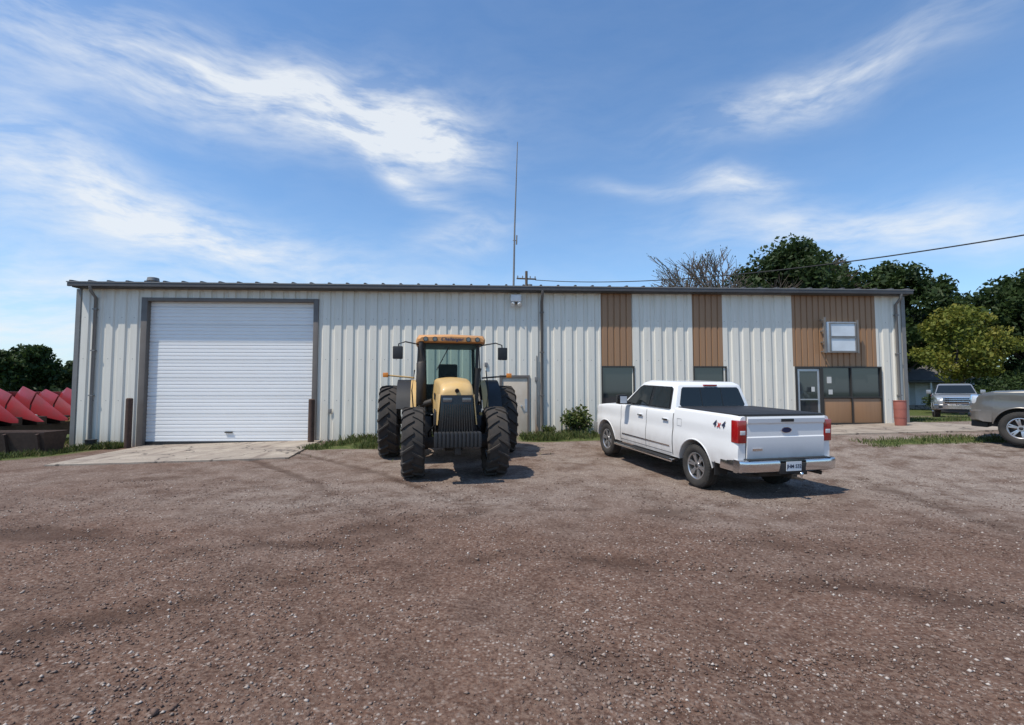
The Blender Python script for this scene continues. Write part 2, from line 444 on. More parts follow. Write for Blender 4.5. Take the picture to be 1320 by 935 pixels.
slab('concrete_walkway',[(15.85,17.6),(21,18.0),(20.5,15.2),(16.2,14.9)],lift=.036)

# ---------------------------------------------------------------- building
B=empty('metal_shop_building',(-14.64,16.9,0),(0,0,math.atan2(1.4,28.91)))
def ribwall(name,u0,u1,z0,z1,mat,per=.40,prof=((0,0),(.11,0),(.145,-.04),(.365,-.04),(.40,0)),y0=0):
    pts=[]; k=math.floor(u0/per)
    while k*per<u1+per:
        for a,d in prof[:-1]: pts.append((k*per+a*per/.40,d))
        k+=1
    def dep(u):
        for (a,b),(c,d) in zip(pts[:-1],pts[1:]):
            if a<=u<=c: return b+(d-b)*(u-a)/(c-a+1e-9)
        return 0
    us=[(u0,dep(u0))]+[p for p in pts if u0<p[0]<u1]+[(u1,dep(u1))]
    V=[];F=[]
    for u,d in us: V+=[(u,y0+d,z0),(u,y0+d,z1)]
    for i in range(len(us)-1): F.append((2*i,2*i+2,2*i+3,2*i+1))
    me=bpy.data.meshes.new(name); me.from_pydata(V,[],F)
    return finish(name,me,mat,B,None)
L=28.95; ZT=5.2
def gz(u): return g1(-14.64+u*.9988,16.9+u*.0484)
sd=M['siding'];bw=M['brown']
ribwall('siding_1',0,2.11,-.6,ZT,sd)
ribwall('siding_2',2.11,7.99,4.82,ZT,sd)
ribwall('siding_3',7.99,14.22,-.5,ZT,sd)
ribwall('siding_4',14.22,15.27,2.2,ZT,sd)
ribwall('siding_5',15.27,17.80,-.4,ZT,sd)
ribwall('siding_6',18.91,21.09,-.3,ZT,sd)
ribwall('siding_7',22.19,24.75,-.2,ZT,sd)
ribwall('siding_8',28.02,L,-.2,ZT,sd)
ribwall('siding_8b',27.87,28.02,2.55,ZT,sd)
bp=((0,0),(.04,0),(.07,-.03),(.36,-.03),(.40,0))
ribwall('brown_1',17.80,18.91,2.55,ZT,bw,.22,bp,-.012)
ribwall('brown_2',21.09,22.19,2.55,ZT,bw,.22,bp,-.012)
ribwall('brown_3',24.75,27.87,2.55,ZT,bw,.22,bp,-.012)
ribwall('siding_9',17.80,18.91,-.3,1.0,sd); ribwall('siding_10',21.09,22.19,-.3,1.0,sd)
box('wall_left',(0.0,.0,-.6),(.05,18,ZT),sd,B); box('wall_right',(L-.05,.0,-.3),(L,18,ZT),sd,B); box('wall_back',(0.05,17.9,-.4),(L-.05,17.98,ZT),sd,B)
for i in range(44): box('left_rib_%d'%i,(-.035,.3+i*.4,-.5),(.0,.5+i*.4,ZT),sd,B)
for i in range(44): box('right_rib_%d'%i,(L,.3+i*.4,-.2),(L+.035,.5+i*.4,ZT),sd,B)
V=[];F=[]
for zz_ in (1.35,2.75,4.15):
    u=.255
    while u<L:
        ok=not(2.0<u<8.1 and zz_<4.8) and not (14.2<u<15.3 and zz_<2.2) and not(17.75<u<18.95) and not(21.05<u<22.2) and not (24.7<u<28.05)
        if ok:
            k=len(V)
            for a,c_ in ((-.011,-.011),(.011,-.011),(.011,.011),(-.011,.011)): V.append((u+a,-.0425,zz_+c_))
            F.append((k,k+1,k+2,k+3))
        u+=.40
me=bpy.data.meshes.new('siding_screws'); me.from_pydata(V,[],F); finish('siding_screws',me,M['gutter'],B,None)
V=[(-.10,-.32,5.22),(L+.10,-.32,5.22),(L+.10,9,5.92),(-.10,9,5.92),(L+.10,18.3,5.22),(-.10,18.3,5.22)]
V+= [(a,b,c+.08) for a,b,c in V]
mk('roof_panels',V,[(0,1,2,3),(3,2,4,5),(6,7,8,9),(9,8,10,11),(0,1,7,6),(5,4,10,11),(0,3,9,6),(3,5,11,9),(1,2,8,7),(2,4,10,8)],M['gutter'],B)
for i in range(49):
    u=-.03+i*.603
    mk('roof_rib_%d'%i,[(u-.05,-.36,5.30),(u+.05,-.36,5.30),(u+.03,-.36,5.355),(u-.03,-.36,5.355),(u-.05,9,6.0),(u+.05,9,6.0),(u+.03,9,6.06),(u-.03,9,6.06)],[(0,1,2,3),(4,5,6,7),(0,1,5,4),(1,2,6,5),(2,3,7,6),(3,0,4,7)],M['fascia'],B)
box('gutter',(-.10,-.40,5.14),(L+.1,-.325,5.285),M['fascia'],B,bevel=.012)
box('soffit_trim',(0,-.32,5.12),(L,-.045,5.16),M['fascia'],B)
box('gutter_lip',(-.12,-.415,5.265),(L+.12,-.402,5.30),M['gutter'],B)
box('corner_trim_left',(-.05,-.055,-.5),(.10,-.043,5.11),M['gutter'],B)
box('corner_trim_right',(L-.09,-.055,-.2),(L+.05,-.043,5.11),M['gutter'],B)
box('base_trim_a',(.10,-.052,-.7),(2.05,-.043,gz(1)+.03),M['gutter'],B)
for nm,u,mt in (('downspout_left',.62,M['gutter']),('downspout_mid',15.70,M['jamb']),('downspout_right',28.62,M['gutter'])):
    tube(nm,[(u,-.36,5.15),(u,-.34,5.0),(u,-.10,4.8),(u,-.10,gz(u)+.12),(u,-.22,gz(u)+.05)],.05,mt,B,n=8)
    for z in (1.5,3,4.4): box(nm+'_strap',(u-.07,-.15,z),(u+.07,-.044,z+.04),mt,B)
tube('conduit',[(15.52,-.06,2.9),(15.52,-.06,.5)],.018,M['gutter'],B,n=6)
gx0,gx1,gzb,gzt=2.29,7.82,-.35,4.72
box('jamb_left',(2.09,-.07,-.5),(2.29,.18,4.84),M['jamb'],B,bevel=.01)
box('jamb_right',(7.82,-.07,-.5),(7.99,.18,4.84),M['jamb'],B,bevel=.01)
box('header',(2.29,-.07,4.72),(7.82,.18,4.838),M['jamb'],B,bevel=.01)
V=[];F=[];z=gzb;rows=[]
pan=0
while z<gzt:
    rows+=[(z,0),(z+.012,.018),(z+.030,.018),(z+.045,0),(z+.100,0)]
    z+=.1225;pan+=1
    if pan%5==0: rows+=[(z-.012,0),(z-.008,.035),(z-.002,.035)]
rows=[r for r in rows if r[0]<gzt]+[(gzt,0)]
for z,d in rows: V+=[(gx0,.12+d,z),(gx1,.12+d,z)]
for i in range(len(rows)-1): F.append((2*i,2*i+1,2*i+3,2*i+2))
me=bpy.data.meshes.new('garage_door'); me.from_pydata(V,[],F); finish('garage_door',me,M['doorwhite'],B,None)
box('garage_door_seal',(gx0,.09,-.3),(gx1,.118,gz(5)+.09),M['black'],B)
box('garage_handle',(4.9,.07,.25),(5.15,.11,.29),M['black'],B)
dz=gz(14.7)
box('door_frame_l',(14.22,-.06,-.2),(14.30,.12,2.22),M['jamb'],B); box('door_frame_r',(15.20,-.06,-.2),(15.27,.12,2.22),M['jamb'],B)
box('door_frame_t',(14.30,-.06,2.13),(15.20,.12,2.218),M['jamb'],B)
box('personnel_door',(14.305,-.02,dz+.02),(15.195,.04,2.125),M['tandoor'],B,bevel=.006)
box('door_sill',(14.305,-.12,dz-.3),(15.195,.04,dz+.018),M['concrete'],B)
tube('door_knob',[(14.98,-.02,1.15),(14.98,-.09,1.15)],.03,M['alu'],B)
box('door_guard',(15.10,-.03,.95),(15.19,-.021,1.4),M['alu'],B)
box('wall_light_base',(14.62,-.10,4.72),(14.95,-.045,4.82),M['gutter'],B)
box('wall_light',(14.60,-.26,4.78),(14.97,-.10,5.02),M['white'],B,bevel=.02)
tube('flood_lamp',[(14.70,-.15,4.76),(14.66,-.24,4.66)],[.05,.08],M['white'],B)
tube('flood_lamp',[(14.88,-.15,4.76),(14.92,-.24,4.66)],[.05,.08],M['white'],B)
for u,z in ((10.3,1.0),(10.6,1.6),(13.7,2.5),(8.4,.9),(15.45,2.0)): box('wall_fixture',(u,-.09,z),(u+.10,-.044,z+.16),M['gutter'],B,bevel=.008)
def window(nm,u0,u1,z0,z1,mull=()):
    t=.05
    box(nm+'_sill',(u0,-.07,z0),(u1,.05,z0+t),M['bronze'],B); box(nm+'_head',(u0,-.07,z1-t),(u1,.05,z1),M['bronze'],B)
    box(nm+'_jl',(u0,-.068,z0+t),(u0+t,.05,z1-t),M['bronze'],B); box(nm+'_jr',(u1-t,-.068,z0+t),(u1,.05,z1-t),M['bronze'],B)
    box(nm+'_glass',(u0+t,0,z0+t),(u1-t,.012,z1-t),M['shopglass'],B)
    for q in mull: box(nm+'_mullion',(q-.02,-.06,z0+t),(q+.02,-.001,z1-t),M['bronze'],B)
window('office_window',17.80,18.98,1.0,2.55); window('office_window_b',21.09,22.3,1.0,2.55)
sb=gz(26)+.02
box('store_base',(24.75,-.04,-.2),(28.02,.1,sb+.04),M['concrete'],B)
window('store_window',25.78,28.02,1.42,2.55,(26.88,))
for a,b in ((25.83,26.86),(26.90,27.97)): box('store_panel',(a,-.03,sb+.09),(b,.02,1.40),bw,B,bevel=.004)
box('store_rail_low',(25.78,-.068,sb+.04),(28.02,.03,sb+.09),M['bronze'],B)
for q in (25.78,26.86,27.97): box('store_post',(q,-.068,sb+.09),(q+.05,.03,1.42),M['bronze'],B)
box('store_door_frame_l',(24.80,-.075,sb+.04),(24.88,.03,2.55),M['bronze'],B); box('store_door_frame_r',(25.70,-.075,sb+.04),(25.778,.03,2.55),M['bronze'],B)
box('store_door_frame_t',(24.88,-.075,2.47),(25.70,.03,2.55),M['bronze'],B)
box('store_door_glass',(24.96,-.03,sb+.25),(25.62,-.02,2.38),M['shopglass'],B)
for a,b,c,d in ((24.885,24.96,sb+.05,2.46),(25.62,25.695,sb+.05,2.46)): box('store_door_stile',(a,-.05,c),(b,.0,d),M['alu'],B)
box('store_door_bot',(24.96,-.05,sb+.05),(25.62,.0,sb+.25),M['alu'],B); box('store_door_top',(24.96,-.05,2.38),(25.62,.0,2.46),M['alu'],B)
box('store_door_bar',(24.96,-.09,1.35),(25.62,-.055,1.39),M['alu'],B)
for a,b,c,d in ((25.40,25.52,1.65,1.82),): box('poster',(a,-.036,c),(b,-.032,d),M['posters'],B)
for a,b,c,d in ((26.0,26.17,1.95,2.18),(26.05,26.2,1.55,1.72)): box('poster',(a,-.008,c),(b,-.004,d),M['posters'],B)
box('store_fill_r',(24.75,-.05,sb),(24.80,.03,2.55),M['siding'],B)
box('inside_mask',(17.7,.12,-.1),(L-.1,.16,3.0),M['inner'],B)
box('sign_cabinet',(25.88,-.26,3.04),(26.98,-.04,4.14),M['alu'],B,bevel=.012)
for z0_,z1_ in ((3.10,3.55),(3.63,4.08)):
    box('sign_pane',(26.02,-.264,z0_),(26.92,-.262,z1_),M['pane'],B)
    for a,b,c,d in ((25.98,26.02,z0_-.03,z1_+.03),(26.92,26.96,z0_-.03,z1_+.03),(26.02,26.92,z0_-.03,z0_),(26.02,26.92,z1_,z1_+.03)): box('sign_frame',(a,-.29,c),(b,-.262,d),M['gutter'],B)
box('sign_rail',(26.98,-.31,3.02),(27.03,-.25,4.2),M['gutter'],B); box('sign_rail',(25.78,-.31,3.02),(25.83,-.25,4.3),M['gutter'],B)
for z in (3.06,3.4,3.8,4.2): box('sign_bracket',(25.78,-.25,z),(25.83,-.045,z+.04),M['gutter'],B)
tube('roof_vent_stack',[(1.75,1.0,5.3),(1.75,1.0,5.62)],.12,M['gutter'],B); tube('roof_vent_cap',[(1.75,1.0,5.62),(1.75,1.0,5.74)],[.2,.18],M['gutter'],B)

for x,y,h in ((-12.52,16.55,1.60),(-6.62,16.72,1.42)):
    e=empty('steel_bollard',(x,y,g1(x,y))); tube('pipe',[(0,0,-.2),(0,0,h)],.10,M['rust'],e,n=16); tube('cap',[(0,0,h),(0,0,h+.03)],[.1,.07],M['rust'],e,n=16)
e=empty('trash_bin',(13.15,17.15,g1(13.15,17.15)+.04)); e.scale=(.85,.85,.95)
tube('drum',[(0,0,0),(0,0,.1),(0,0,.45),(0,0,.82),(0,0,.86)],[.19,.2,.215,.22,.21],M['salmon'],e,n=20); tube('rim',[(0,0,.86),(0,0,.89)],[.23,.23],M['salmon'],e,n=20)
for z in (.28,.58): tube('hoop',[(0,0,z),(0,0,z+.02)],[.222,.222],M['salmon'],e,n=20)
e=empty('bucket',(-13.6,16.4,g1(-13.6,16.4))); tube('pail',[(0,0,0),(0,0,.3)],[.13,.16],M['black'],e); tube('pail_rim',[(0,0,.3),(0,0,.32)],[.17,.17],M['black'],e)
e=empty('drain_pipe',(-13.25,16.5,g1(-13.2,16.5)+.09)); tube('roll',[(-.2,0,0),(.25,.05,0)],.09,M['black'],e)
e=empty('radio_antenna',(.05,18.6,5.4))
tube('mast',[(0,0,-.3),(.05,0,2.4),(.16,0,5.7)],[.04,.03,.014],M['gutter'],e,n=8)
tube('whip_bracket',[(-.02,0,1.9),(.12,0,1.9)],.015,M['gutter'],e,n=6); tube('side_rod',[(.12,0,1.75),(.13,0,2.1)],.025,M['gutter'],e,n=6)

# ---------------------------------------------------------------- pickup
def interp(x,T):
    return float(np.interp(x,[a for a,b in T],[b for a,b in T]))
def tyre(nm,c,R,w,side,par,mat,rimr):
    lathe(nm,[(rimr,-.40*w),(rimr+.03,-.47*w),(R*.85,-.5*w),(R*.96,-.44*w),(R,-.36*w),(R,-.13*w),(R-.012,-.12*w),(R-.012,-.10*w),(R,-.09*w),(R,.09*w),(R-.012,.10*w),(R-.012,.12*w),(R,.13*w),(R,.36*w),(R*.96,.44*w),(R*.85,.5*w),(rimr+.03,.47*w),(rimr,.40*w)],c,mat,par,56)
    V=[];F=[];n=46
    for i in range(n):
        for s in (-1,1):
            a0=2*math.pi*(i+(.5 if s>0 else 0))/n; a1=a0+2*math.pi/n*.55
            k=len(V)
            for a in (a0,a1):
                for r,y in ((R-.01,.22*w),(R+.006,.22*w),(R+.004,.40*w),(R*.93,.475*w)):
                    V.append((c[0]+r*math.cos(a),c[1]+s*y,c[2]+r*math.sin(a)))
            F+= [(k,k+1,k+5,k+4),(k+1,k+2,k+6,k+5),(k+2,k+3,k+7,k+6),(k,k+1,k+2,k+3),(k+4,k+5,k+6,k+7)]
    mk(nm+'_tread',V,F,mat,par)
    y=c[1]; s=side
    lathe(nm+'_rim',[(rimr,s*.40*w),(rimr-.015,s*.41*w),(rimr-.03,s*.36*w),(rimr-.035,-s*.2*w)],(c[0],y,c[2]),M['rim'],par,40)
    lathe(nm+'_disc',[(rimr-.03,-s*.02*w),(.0,-s*.02*w)],(c[0],y,c[2]),M['darkmetal'],par,24)
    for i in range(6):
        for d in (-.13,.13):
            a=2*math.pi*i/6+d+.2
            dx,dz=math.cos(a),math.sin(a); tx,tz=-dz,dx
            a2=2*math.pi*i/6+.2+d*.4; ex,ez=math.cos(a2),math.sin(a2)
            V=[]
            for (rr,hw,yy,vx,vz) in ((.05,.022,.30,ex,ez),(rimr-.02,.018,.37,dx,dz)):
                for q in (-1,1):
                    for yq in (yy*w*s,(yy-.12)*w*s):
                        V.append((c[0]+vx*rr+tx*hw*q,y+yq,c[2]+vz*rr+tz*hw*q))
            mk(nm+'_spoke',V,[(0,1,3,2),(4,6,7,5),(0,4,5,1),(2,3,7,6),(0,2,6,4),(1,5,7,3)],M['rim'],par,bevel=.004)
    tube(nm+'_hub',[(c[0],y+s*.1*w,c[2]),(c[0],y+s*.34*w,c[2])],[.085,.07],M['rim'],par,n=20)
    tube(nm+'_cap',[(c[0],y+s*.34*w,c[2]),(c[0],y+s*.36*w,c[2])],[.04,.035],M['black'],par,n=16)
def sidef(z): return interp(z,[(.40,.955),(.55,.985),(.72,1.0),(.92,1.0),(.98,.985),(1.05,.982),(1.22,.985),(1.30,.972),(1.45,.945)])
def pickup(pm,x,y,ang,closeup=True):
    WB=3.68
    ca,sa=math.cos(math.radians(ang)),math.sin(math.radians(ang))
    z0=g1(x,y); z1=g1(x+ca*WB,y+sa*WB)
    P=empty('pickup_truck',(x,y,z0),(0,-math.atan2(z1-z0,WB),math.radians(ang)))
    ztT=[(-1.14,1.43),(-1.0,1.445),(.69,1.45),(.70,1.37),(2.9,1.35),(3.1,1.345),(3.7,1.315),(4.2,1.26),(4.45,1.18),(4.56,1.07),(4.62,.95)]
    wT=[(-1.14,.965),(-1.08,.99),(-.9,1.0),(3.9,1.0),(4.2,.975),(4.45,.90),(4.62,.78)]
    def W(x): return interp(x,wT)
    def zb(x):
        for c in (0,WB):
            d=abs(x-c)
            if d<.50: return max(.46,.40+math.sqrt(max(0,.50**2-d*d)))
        return .46 if -.5<x<4.2 else (.58 if x<0 else .50)
    xsx=set([-1.14,-1.11,-1.05,-.9,-.7,.55,.68,.70,.8,1.2,1.7,2.2,2.85,2.95,3.1,4.2,4.3,4.4,4.5,4.56,4.60,4.62])
    for c in (0,WB):
        for i in range(23):
            xsx.add(round(c-.5*math.cos(math.pi*i/22),4))
        xsx.add(c-.505); xsx.add(c+.505)
    rings=[]
    for xx in sorted(xsx):
        b=zb(xx); t=interp(xx,ztT); w=W(xx); r=.05
        half=[(0,b)]
        for f in (0,.08,.2,.35,.5,.6,.68,.76,.85,.93,1):
            z=b+(t-r-b)*f; half.append((w*sidef(z),z))
        yy=half[-1][0]
        for a in (30,60,90): half.append((yy-r*(1-math.cos(math.radians(a))),t-r+r*math.sin(math.radians(a))))
        crown=.03 if xx>2.9 else .0
        half.append((yy*.6,t+crown*.8)); half.append((0,t+crown))
        rings.append([(xx,a,z) for a,z in half]+[(xx,-a,z) for a,z in half[-2:0:-1]])
    loft('body',rings,pm,P,smooth=32)
    box('underbody',(-1.0,-.62,.38),(4.3,.62,.85),M['black'],P)
    box('chassis_rear',(-1.1,-.5,.42),(-.4,.5,.6),M['darkmetal'],P)
    tube('rear_axle',[(0,-.85,.41),(0,.85,.41)],.06,M['darkmetal'],P); tube('front_axle',[(WB,-.85,.41),(WB,.85,.41)],.05,M['darkmetal'],P)
    tube('differential',[(0,-.15,.41),(0,.15,.41)],.14,M['darkmetal'],P)
    zl,zu=1.33,1.90
    bx0,bx1,bh=.72,3.02,.93; tx0,tx1,th=.88,2.26,.755
    V=[(bx0,-bh,zl),(bx0,bh,zl),(bx1,bh*.97,zl),(bx1,-bh*.97,zl),(tx0,-th,zu),(tx0,th,zu),(tx1,th*.97,zu),(tx1,-th*.97,zu),
       (tx0+.10,-th+.10,zu+.06),(tx0+.10,th-.10,zu+.06),(tx1-.18,th-.12,zu+.065),(tx1-.18,-th+.12,zu+.065)]
    mk('cab',V,[(0,1,2,3),(0,1,5,4),(1,2,6,5),(2,3,7,6),(3,0,4,7),(4,5,9,8),(5,6,10,9),(6,7,11,10),(7,4,8,11),(8,9,10,11)],pm,P,bevel=.03)
    def ys(z,xx): 
        t=(z-zl)/(zu-zl); e=bh*(1-t)+th*t; return e*(1-.03*max(0,min(1,(xx-.8)/2.1)))
    def sidepoly(nm,pts,mat,off):
        for s in (1,-1):
            V=[(a,s*(ys(z,a)+off),z) for a,z in pts]
            me=bpy.data.meshes.new(nm); me.from_pydata(V,[],[tuple(range(len(V)))]); finish(nm,me,mat,P,None)
    sidepoly('window_surround',[(.90,1.395),(2.84,1.38),(2.78,1.44),(2.34,1.80),(2.22,1.845),(1.06,1.85),(.99,1.81)],M['gloss'],.004)
    sidepoly('rear_door_glass',[(.97,1.425),(1.66,1.42),(1.66,1.815),(1.10,1.82),(1.05,1.79)],M['glass'],.010)
    sidepoly('front_door_glass',[(1.78,1.415),(2.66,1.41),(2.68,1.44),(2.26,1.79),(2.20,1.815),(1.78,1.815)],M['glass'],.010)
    sidepoly('belt_chrome',[(.92,1.378),(2.87,1.362),(2.87,1.377),(.92,1.393)],M['chrome'],.008)
    def rearx(z): t=(z-zl)/(zu-zl); return bx0*(1-t)+tx0*t
    def fx(z): t=(z-zl)/(zu-zl); return bx1*(1-t)+tx1*t
    def poly(nm,V,mat): me=bpy.data.meshes.new(nm); me.from_pydata(V,[],[tuple(range(len(V)))]); return finish(nm,me,mat,P,None)
    poly('rear_glass',[(rearx(1.46)-.006,.76,1.46),(rearx(1.46)-.006,-.76,1.46),(rearx(1.50)-.006,-.79,1.50),(rearx(1.81)-.006,-.70,1.81),(rearx(1.85)-.006,-.66,1.85),(rearx(1.85)-.006,.66,1.85),(rearx(1.81)-.006,.70,1.81),(rearx(1.50)-.006,.79,1.50)],M['glass'])
    for q in (-.25,.25): poly('rear_glass_seam',[(rearx(1.47)-.010,q-.008,1.47),(rearx(1.47)-.010,q+.008,1.47),(rearx(1.84)-.010,q+.008,1.84),(rearx(1.84)-.010,q-.008,1.84)],M['black'])
    box('third_brake_light',(tx0-.035,-.16,1.872),(tx0+.03,.16,1.905),M['tail'],P,bevel=.005)
    poly('windshield',[(fx(1.39)+.008,.84,1.39),(fx(1.39)+.008,-.84,1.39),(fx(1.86)+.008,-.69,1.86),(fx(1.86)+.008,.69,1.86)],M['glass'])
    box('tonneau_cover',(-1.08,-.90,1.43),(.66,.90,1.468),M['black'],P,bevel=.012)
    def strip(nm,pts,wd,mat,off=.003,horiz=False):
        for s in (1,-1):
            V=[];F=[]
            for a,z in pts:
                d=(0,wd/2) if horiz else (wd/2,0)
                for q in (-1,1):
                    ax,az=a+q*d[0],z+q*d[1]
                    V.append((ax,s*(W(ax)*sidef(az)+off),az))
            for i in range(len(pts)-1): F.append((2*i,2*i+1,2*i+3,2*i+2))
            me=bpy.data.meshes.new(nm); me.from_pydata(V,[],F); finish(nm,me,mat,P,None)
    zz=list(np.linspace(.50,1.33,14))
    for xx in (.70,1.72,2.88): strip('door_seam',[(xx,z) for z in zz],.012 if xx>1 else .022,M['inner'])
    strip('rocker_seam',[(x_,.53) for x_ in np.linspace(.72,2.88,8)],.008,M['inner'],horiz=True)
    strip('door_molding',[(x_,.66) for x_ in np.linspace(.8,2.8,8)],.03,M['chrome'] if closeup else M['black'],.008,True)
    strip('fuel_door',[(.42,1.10),(.42,1.24)],.005,M['inner']); strip('fuel_door',[(.56,1.10),(.56,1.24)],.005,M['inner'])
    strip('fuel_door',[(.42,1.10),(.56,1.10)],.005,M['inner'],horiz=True); strip('fuel_door',[(.42,1.24),(.56,1.24)],.005,M['inner'],horiz=True)
    for s in (1,-1):
        for hx in (.86,1.86):
            box('door_handle',(hx,s*1.0-.02,1.165),(hx+.20,s*1.0+.02,1.20),M['chrome'],P,bevel=.008)
        for c in (0,WB):
            pts=[(c+.505*math.cos(a),s*(W(c+.5*math.cos(a))*sidef(.40+.505*math.sin(a))-.002),.40+.505*math.sin(a)) for a in np.linspace(.12,math.pi-.12,22)]
            tube('arch_lip',pts,.014,pm,P,n=6)
            box('wheel_liner',(c-.49,s*.60-.01,.45),(c+.49,s*.60+.01,.92),M['black'],P)
        box('mirror_arm',(2.50,s*1.03-.10,1.38),(2.60,s*1.03+.06,1.43),M['black'],P)
        box('mirror',(2.46,s*1.15-.11,1.38),(2.64,s*1.15+.11,1.60),M['gloss'] if closeup else pm,P,bevel=.03)
        box('mirror_glass',(2.452,s*1.15-.085,1.41),(2.457,s*1.15+.085,1.57),M['lamp'],P)
        box('running_board',(.62,s*.98-.07,.36),(3.08,s*.98+.09,.42),M['chrome'],P,bevel=.02)
        box('running_board_step',(.75,s*.99-.05,.42),(2.95,s*.99+.06,.432),M['black'],P)
        box('tail_light',(-1.165,s*.895-.085,.99),(-.99,s*.895+.092,1.37),M['tail'],P,bevel=.02)
        box('reverse_light',(-1.172,s*.895-.05,1.13),(-1.16,s*.895+.05,1.20),M['lamp'],P,bevel=.003)
        box('mudflap',(-.60,s*.86-.13,.36),(-.58,s*.86+.13,.60),M['black'],P)
        box('headlamp',(4.36,s*.74-.13,.92),(4.60,s*.74+.10,1.13),M['lamp'],P,bevel=.03,rot=RZ(-s*14))
        box('fog_lamp',(4.55,s*.72-.08,.58),(4.68,s*.72+.08,.68),M['gloss'],P,bevel=.02)
    box('tailgate_gap',(-1.148,-.815,.70),(-1.10,.815,1.44),M['inner'],P)
    zs=[(.71,-1.150),(.76,-1.166),(1.08,-1.170),(1.10,-1.158),(1.30,-1.158),(1.33,-1.178),(1.40,-1.185),(1.435,-1.172)]
    rings=[[(xx,-.805,z),(xx,.805,z),(-1.10,.805,z),(-1.10,-.805,z)] for z,xx in zs]
    loft('tailgate',rings,pm,P,smooth=25)
    em=tube('emblem',[(-1.15,0,1.2),(-1.172,0,1.2)],[.075,.07],M['blue'],P,n=24)
    em.data.transform(Matrix.Translation((0,0,1.2))@Matrix.Diagonal((1,1.35,.62,1))@Matrix.Translation((0,0,-1.2)))
    em=tube('emblem_ring',[(-1.15,0,1.2),(-1.168,0,1.2)],[.085,.082],M['chrome'],P,n=24)
    em.data.transform(Matrix.Translation((0,0,1.2))@Matrix.Diagonal((1,1.35,.62,1))@Matrix.Translation((0,0,-1.2)))
    box('tailgate_handle',(-1.196,-.13,1.345),(-1.178,.13,1.395),M['black'],P,bevel=.006)
    box('badge',(-1.176,.50,.86),(-1.166,.70,.90),M['chrome'],P)
    zs=[(.50,-1.24),(.53,-1.30),(.66,-1.325),(.70,-1.31),(.715,-1.28)]
    for s in (1,-1):
        rings=[]
        for yy,dx in ((.27,0),(.75,.0),(.92,.03),(1.0,.09)):
            rings.append([(xx+dx,s*yy,z) for z,xx in zs]+[(-1.12+dx*.5,s*yy,.715),(-1.12+dx*.5,s*yy,.50)])
        loft('rear_bumper',rings,M['chrome'],P,smooth=40)
        box('rear_bumper_end',(-1.235,s*.965-.03,.51),(-.72,s*.965+.03,.705),M['chrome'],P,bevel=.025)
    box('bumper_step',(-1.315,-.27,.48),(-1.12,.27,.66),M['black'],P,bevel=.01); box('bumper_top_pad',(-1.27,-.85,.716),(-1.13,.85,.728),M['black'],P)
    box('licence_plate',(-1.335,-.155,.535),(-1.325,.155,.69),M['plate'],P)
    text('plate_text','JHM 532',.085,M['ink'],P,(-1.337,0,.61),(0,-1,0),(0,0,1),.001)
    box('hitch_receiver',(-1.36,-.04,.40),(-1.1,.04,.48),M['darkmetal'],P); box('ball_mount',(-1.52,-.03,.415),(-1.36,.03,.44),M['darkmetal'],P)
    tube('hitch_ball',[(-1.49,0,.44),(-1.49,0,.47),(-1.49,0,.50),(-1.49,0,.53),(-1.49,0,.545)],[.014,.014,.028,.026,.01],M['chrome'],P)
    tube('exhaust_pipe',[(-.5,-.55,.5),(-.95,-.62,.47),(-1.18,-.75,.44)],.035,M['darkmetal'],P)
    tube('spare_tyre',[(-.75,0,.46),(-.75,0,.66)],[.36,.36],M['rubber'],P,n=32)
    box('grille',(4.52,-.62,.80),(4.68,.62,1.15),M['chrome'],P,bevel=.03)
    box('grille_mesh',(4.66,-.54,.84),(4.69,.54,1.11),M['gloss'],P,bevel=.005)
    for z in (.90,1.0): box('grille_bar',(4.68,-.54,z),(4.705,.54,z+.035),M['chrome'],P,bevel=.005)
    rings=[[(xx+.02,yy,.50),(xx+.10,yy,.53),(xx+.11,yy,.74),(xx+.05,yy,.78),(4.2,yy,.78),(4.2,yy,.50)] for yy,xx in ((-.98,4.34),(-.80,4.52),(-.4,4.60),(.4,4.60),(.80,4.52),(.98,4.34))]
    loft('front_bumper',rings,M['chrome'] if pm!=M['pgrey'] else pm,P,smooth=40)
    box('air_dam',(4.3,-.7,.34),(4.62,.7,.50),M['black'],P,bevel=.02)
    for cx in (0,WB):
        for s in (1,-1): tyre('tyre',(cx,s*.845,.405),.405,.27,s,P,M['rubber'],.255)
    if closeup:
        text('decal_4x4','4   4',.17,M['ink'],P,(-.68,W(-.68)*sidef(1.2)+.004,1.26),(-1,0,0),(0,-.08,1),.001,.25)
        text('decal_x','x',.17,M['redink'],P,(-.68,W(-.68)*sidef(1.2)+.007,1.26),(-1,0,0),(0,-.08,1),.001,.25)
    tube('antenna',[(3.0,-.85,1.35),(2.92,-.86,1.75)],.004,M['black'],P,n=5)
    return P
pickup(M['pwhite'],4.37,9.87,105.8)
pickup(M['pgrey'],15.30,10.00,129,False)
pickup(M['psilver'],26.5,30.4,math.degrees(math.atan2(-.78,-.62)),False)

